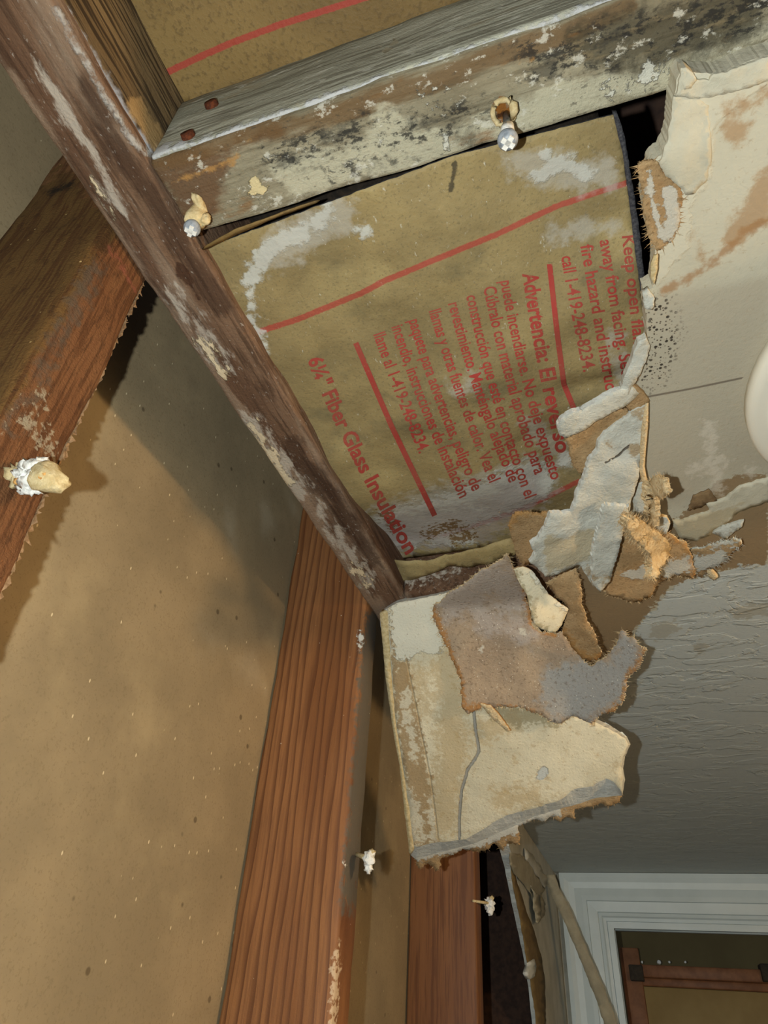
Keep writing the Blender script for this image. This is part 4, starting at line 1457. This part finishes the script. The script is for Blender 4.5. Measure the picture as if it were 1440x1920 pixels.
sheet('edge_flake', [(992, 1805), (1002, 1798), (1006, 1812), (1003, 1830), (994, 1836), (988, 1826)], Plane((XF + .012, 3, 0), (XF + .012, 4, 0), (XF + .012, 3, 1)), 0.02, [GYP], wb, sp=6, amp=1.2, step=4, seed=88)
tp = sheet('joint_tape_strip', [(1024, 1640), (1040, 1640), (1050, 1668), (1070, 1705), (1090, 1755), (1110, 1800), (1132, 1850), (1148, 1890), (1162, 1930), (1136, 1930), (1120, 1880), (1096, 1820), (1076, 1770), (1052, 1715), (1034, 1680)],
           Plane((-.5, 5.15, 0), (0, 5.15, 0), (-.5, 5.2, .96)), 0.006, [TAPE, GYP], None, sp=9, amp=1.2, step=5, seed=90, bump=0.01, bscale=0.12)
tag(tp, 'peeled strip of tan joint tape slanting across the door casing', 'tape strip')

# ------------------------------------------------------------------ door wall and casing
DX0, DZ = -0.225, 0.640
wf = thing('wall_far', None, None)
tag(wf, 'far wall of the room around the doorway', kind='structure')
box('wall_panel', XB, DX0 - .03, YD, YD + .1, fz, 1.0, WALLP, wf)
box('wall_panel', DX0 - .03, XR, YD, YD + .1, DZ + .03, 1.0, WALLP, wf)
box('wall_panel', 2.55, XR, YD, YD + .1, fz, DZ + .03, WALLP, wf)
dr = thing('door_1', None, None)
tag(dr, 'open doorway with a moulded white casing', kind='structure')
# stepped moulding: head and leg, mitred at the corner
prof = [(0.0, .055), (.03, .058), (.06, .046), (.10, .040), (.15, .048), (.18, .050), (.185, .040), (.235, .036), (.25, .034), (.255, .024), (.275, .026), (.285, .016), (.305, .012), (.31, .022), (.35, .020), (.352, -.02), (.352, -.1)]


def casing(name, along):
    vs, fs = [], []
    n = len(prof)
    for e in (0, 1):
        for off, dep in prof:
            if along == 'head':
                x = (DX0 - .352 + off) if e == 0 else (2.55 + .352 - off)
                z = DZ + .352 - off
            else:
                x = DX0 - .352 + off
                z = (DZ + .352 - off) if e == 0 else fz
            z = min(z, ZC - .001) if False else z - .035
            vs.append(WP(x, YD - dep, z))
    for i in range(n - 1):
        fs.append([i, i + 1, n + i + 1, n + i])
    me = bpy.data.meshes.new(name)
    me.from_pydata(vs, [], fs)
    return link(name, me, CASING, dr)


casing('casing_head', 'head')
casing('casing_leg', 'leg')
box('jamb', DX0 - .03, DX0 + .004, YD + .02, YD + .10, fz, DZ, CASING, dr)
box('jamb_head', DX0, 2.55, YD + .02, YD + .10, DZ - .04, DZ - .01, CASING, dr)

hl = box('wall_hall', -2.0, 5.0, 9.2, 9.4, fz, 2.0, HALL)
tag(hl, 'dim brown wall of the hall beyond the doorway', kind='structure')
cb = thing('cabinet_frame', 'orange-brown wooden frame with corner blocks seen through the doorway', 'cabinet')
YC = 8.2


def cbx(name, px0, py0, px1, py1, y0, y1, mat):
    a, b = ony(px0, py0, y0), ony(px1, py0, y0)
    c2 = ony(px0, py1, y0)
    return box(name, a[0], b[0], y0, y1, min(a[2], c2[2]), max(a[2], c2[2]), mat, cb, .01)


cbx('post', 1160, 1776, 1196, 2300, YC, YC + .2, CABW)
cbx('rail', 1200, 1808, 1520, 1832, YC - .02, YC + .14, CABW)
cbx('lower_rail', 1196, 1832, 1520, 1848, YC + .04, YC + .2, CABW)
cbx('corner_block', 1178, 1808, 1204, 1838, YC - .10, YC + .10, BLOCK)
cbx('corner_block', 1424, 1806, 1470, 1840, YC - .10, YC + .10, BLOCK)
cbx('panel', 1196, 1848, 1600, 2300, YC + .12, YC + .18, CABP)
for k, px in enumerate((1204, 1236, 1255, 1285)):
    c = ony(px, 1804, YC)
    blob('plaster_crumb', c, .018 if px == 1236 else .010, WHITE, cb, lump=.4, seed=k)

# ------------------------------------------------------------------ room lamp on the right wall
lp = thing('wall_lamp', 'warm globe lamp on the right wall outside the view', 'lamp')
LX, LY, LZ = 2.2, 0.60, 0.74
box('backplate', XR - .06, XR, LY - .25, LY + .25, LZ - .25, LZ + .25, STEEL, lp, .02)
tube('arm', [(XR - .04, LY, LZ), (LX + .25, LY, LZ), (LX + .09, LY, LZ)], .03, STEEL, lp, 12)
mb = bpy.data.materials.new('lamp_globe')
mb.use_nodes = True
b_ = mb.node_tree.nodes['Principled BSDF']
b_.inputs['Base Color'].default_value = (1, .9, .75, 1)
b_.inputs['Emission Color'].default_value = (1.0, 0.66, 0.33, 1)
b_.inputs['Emission Strength'].default_value = LAMP
blob('globe', (LX, LY, LZ), .10, mb, lp, lump=0.0, sub=3)
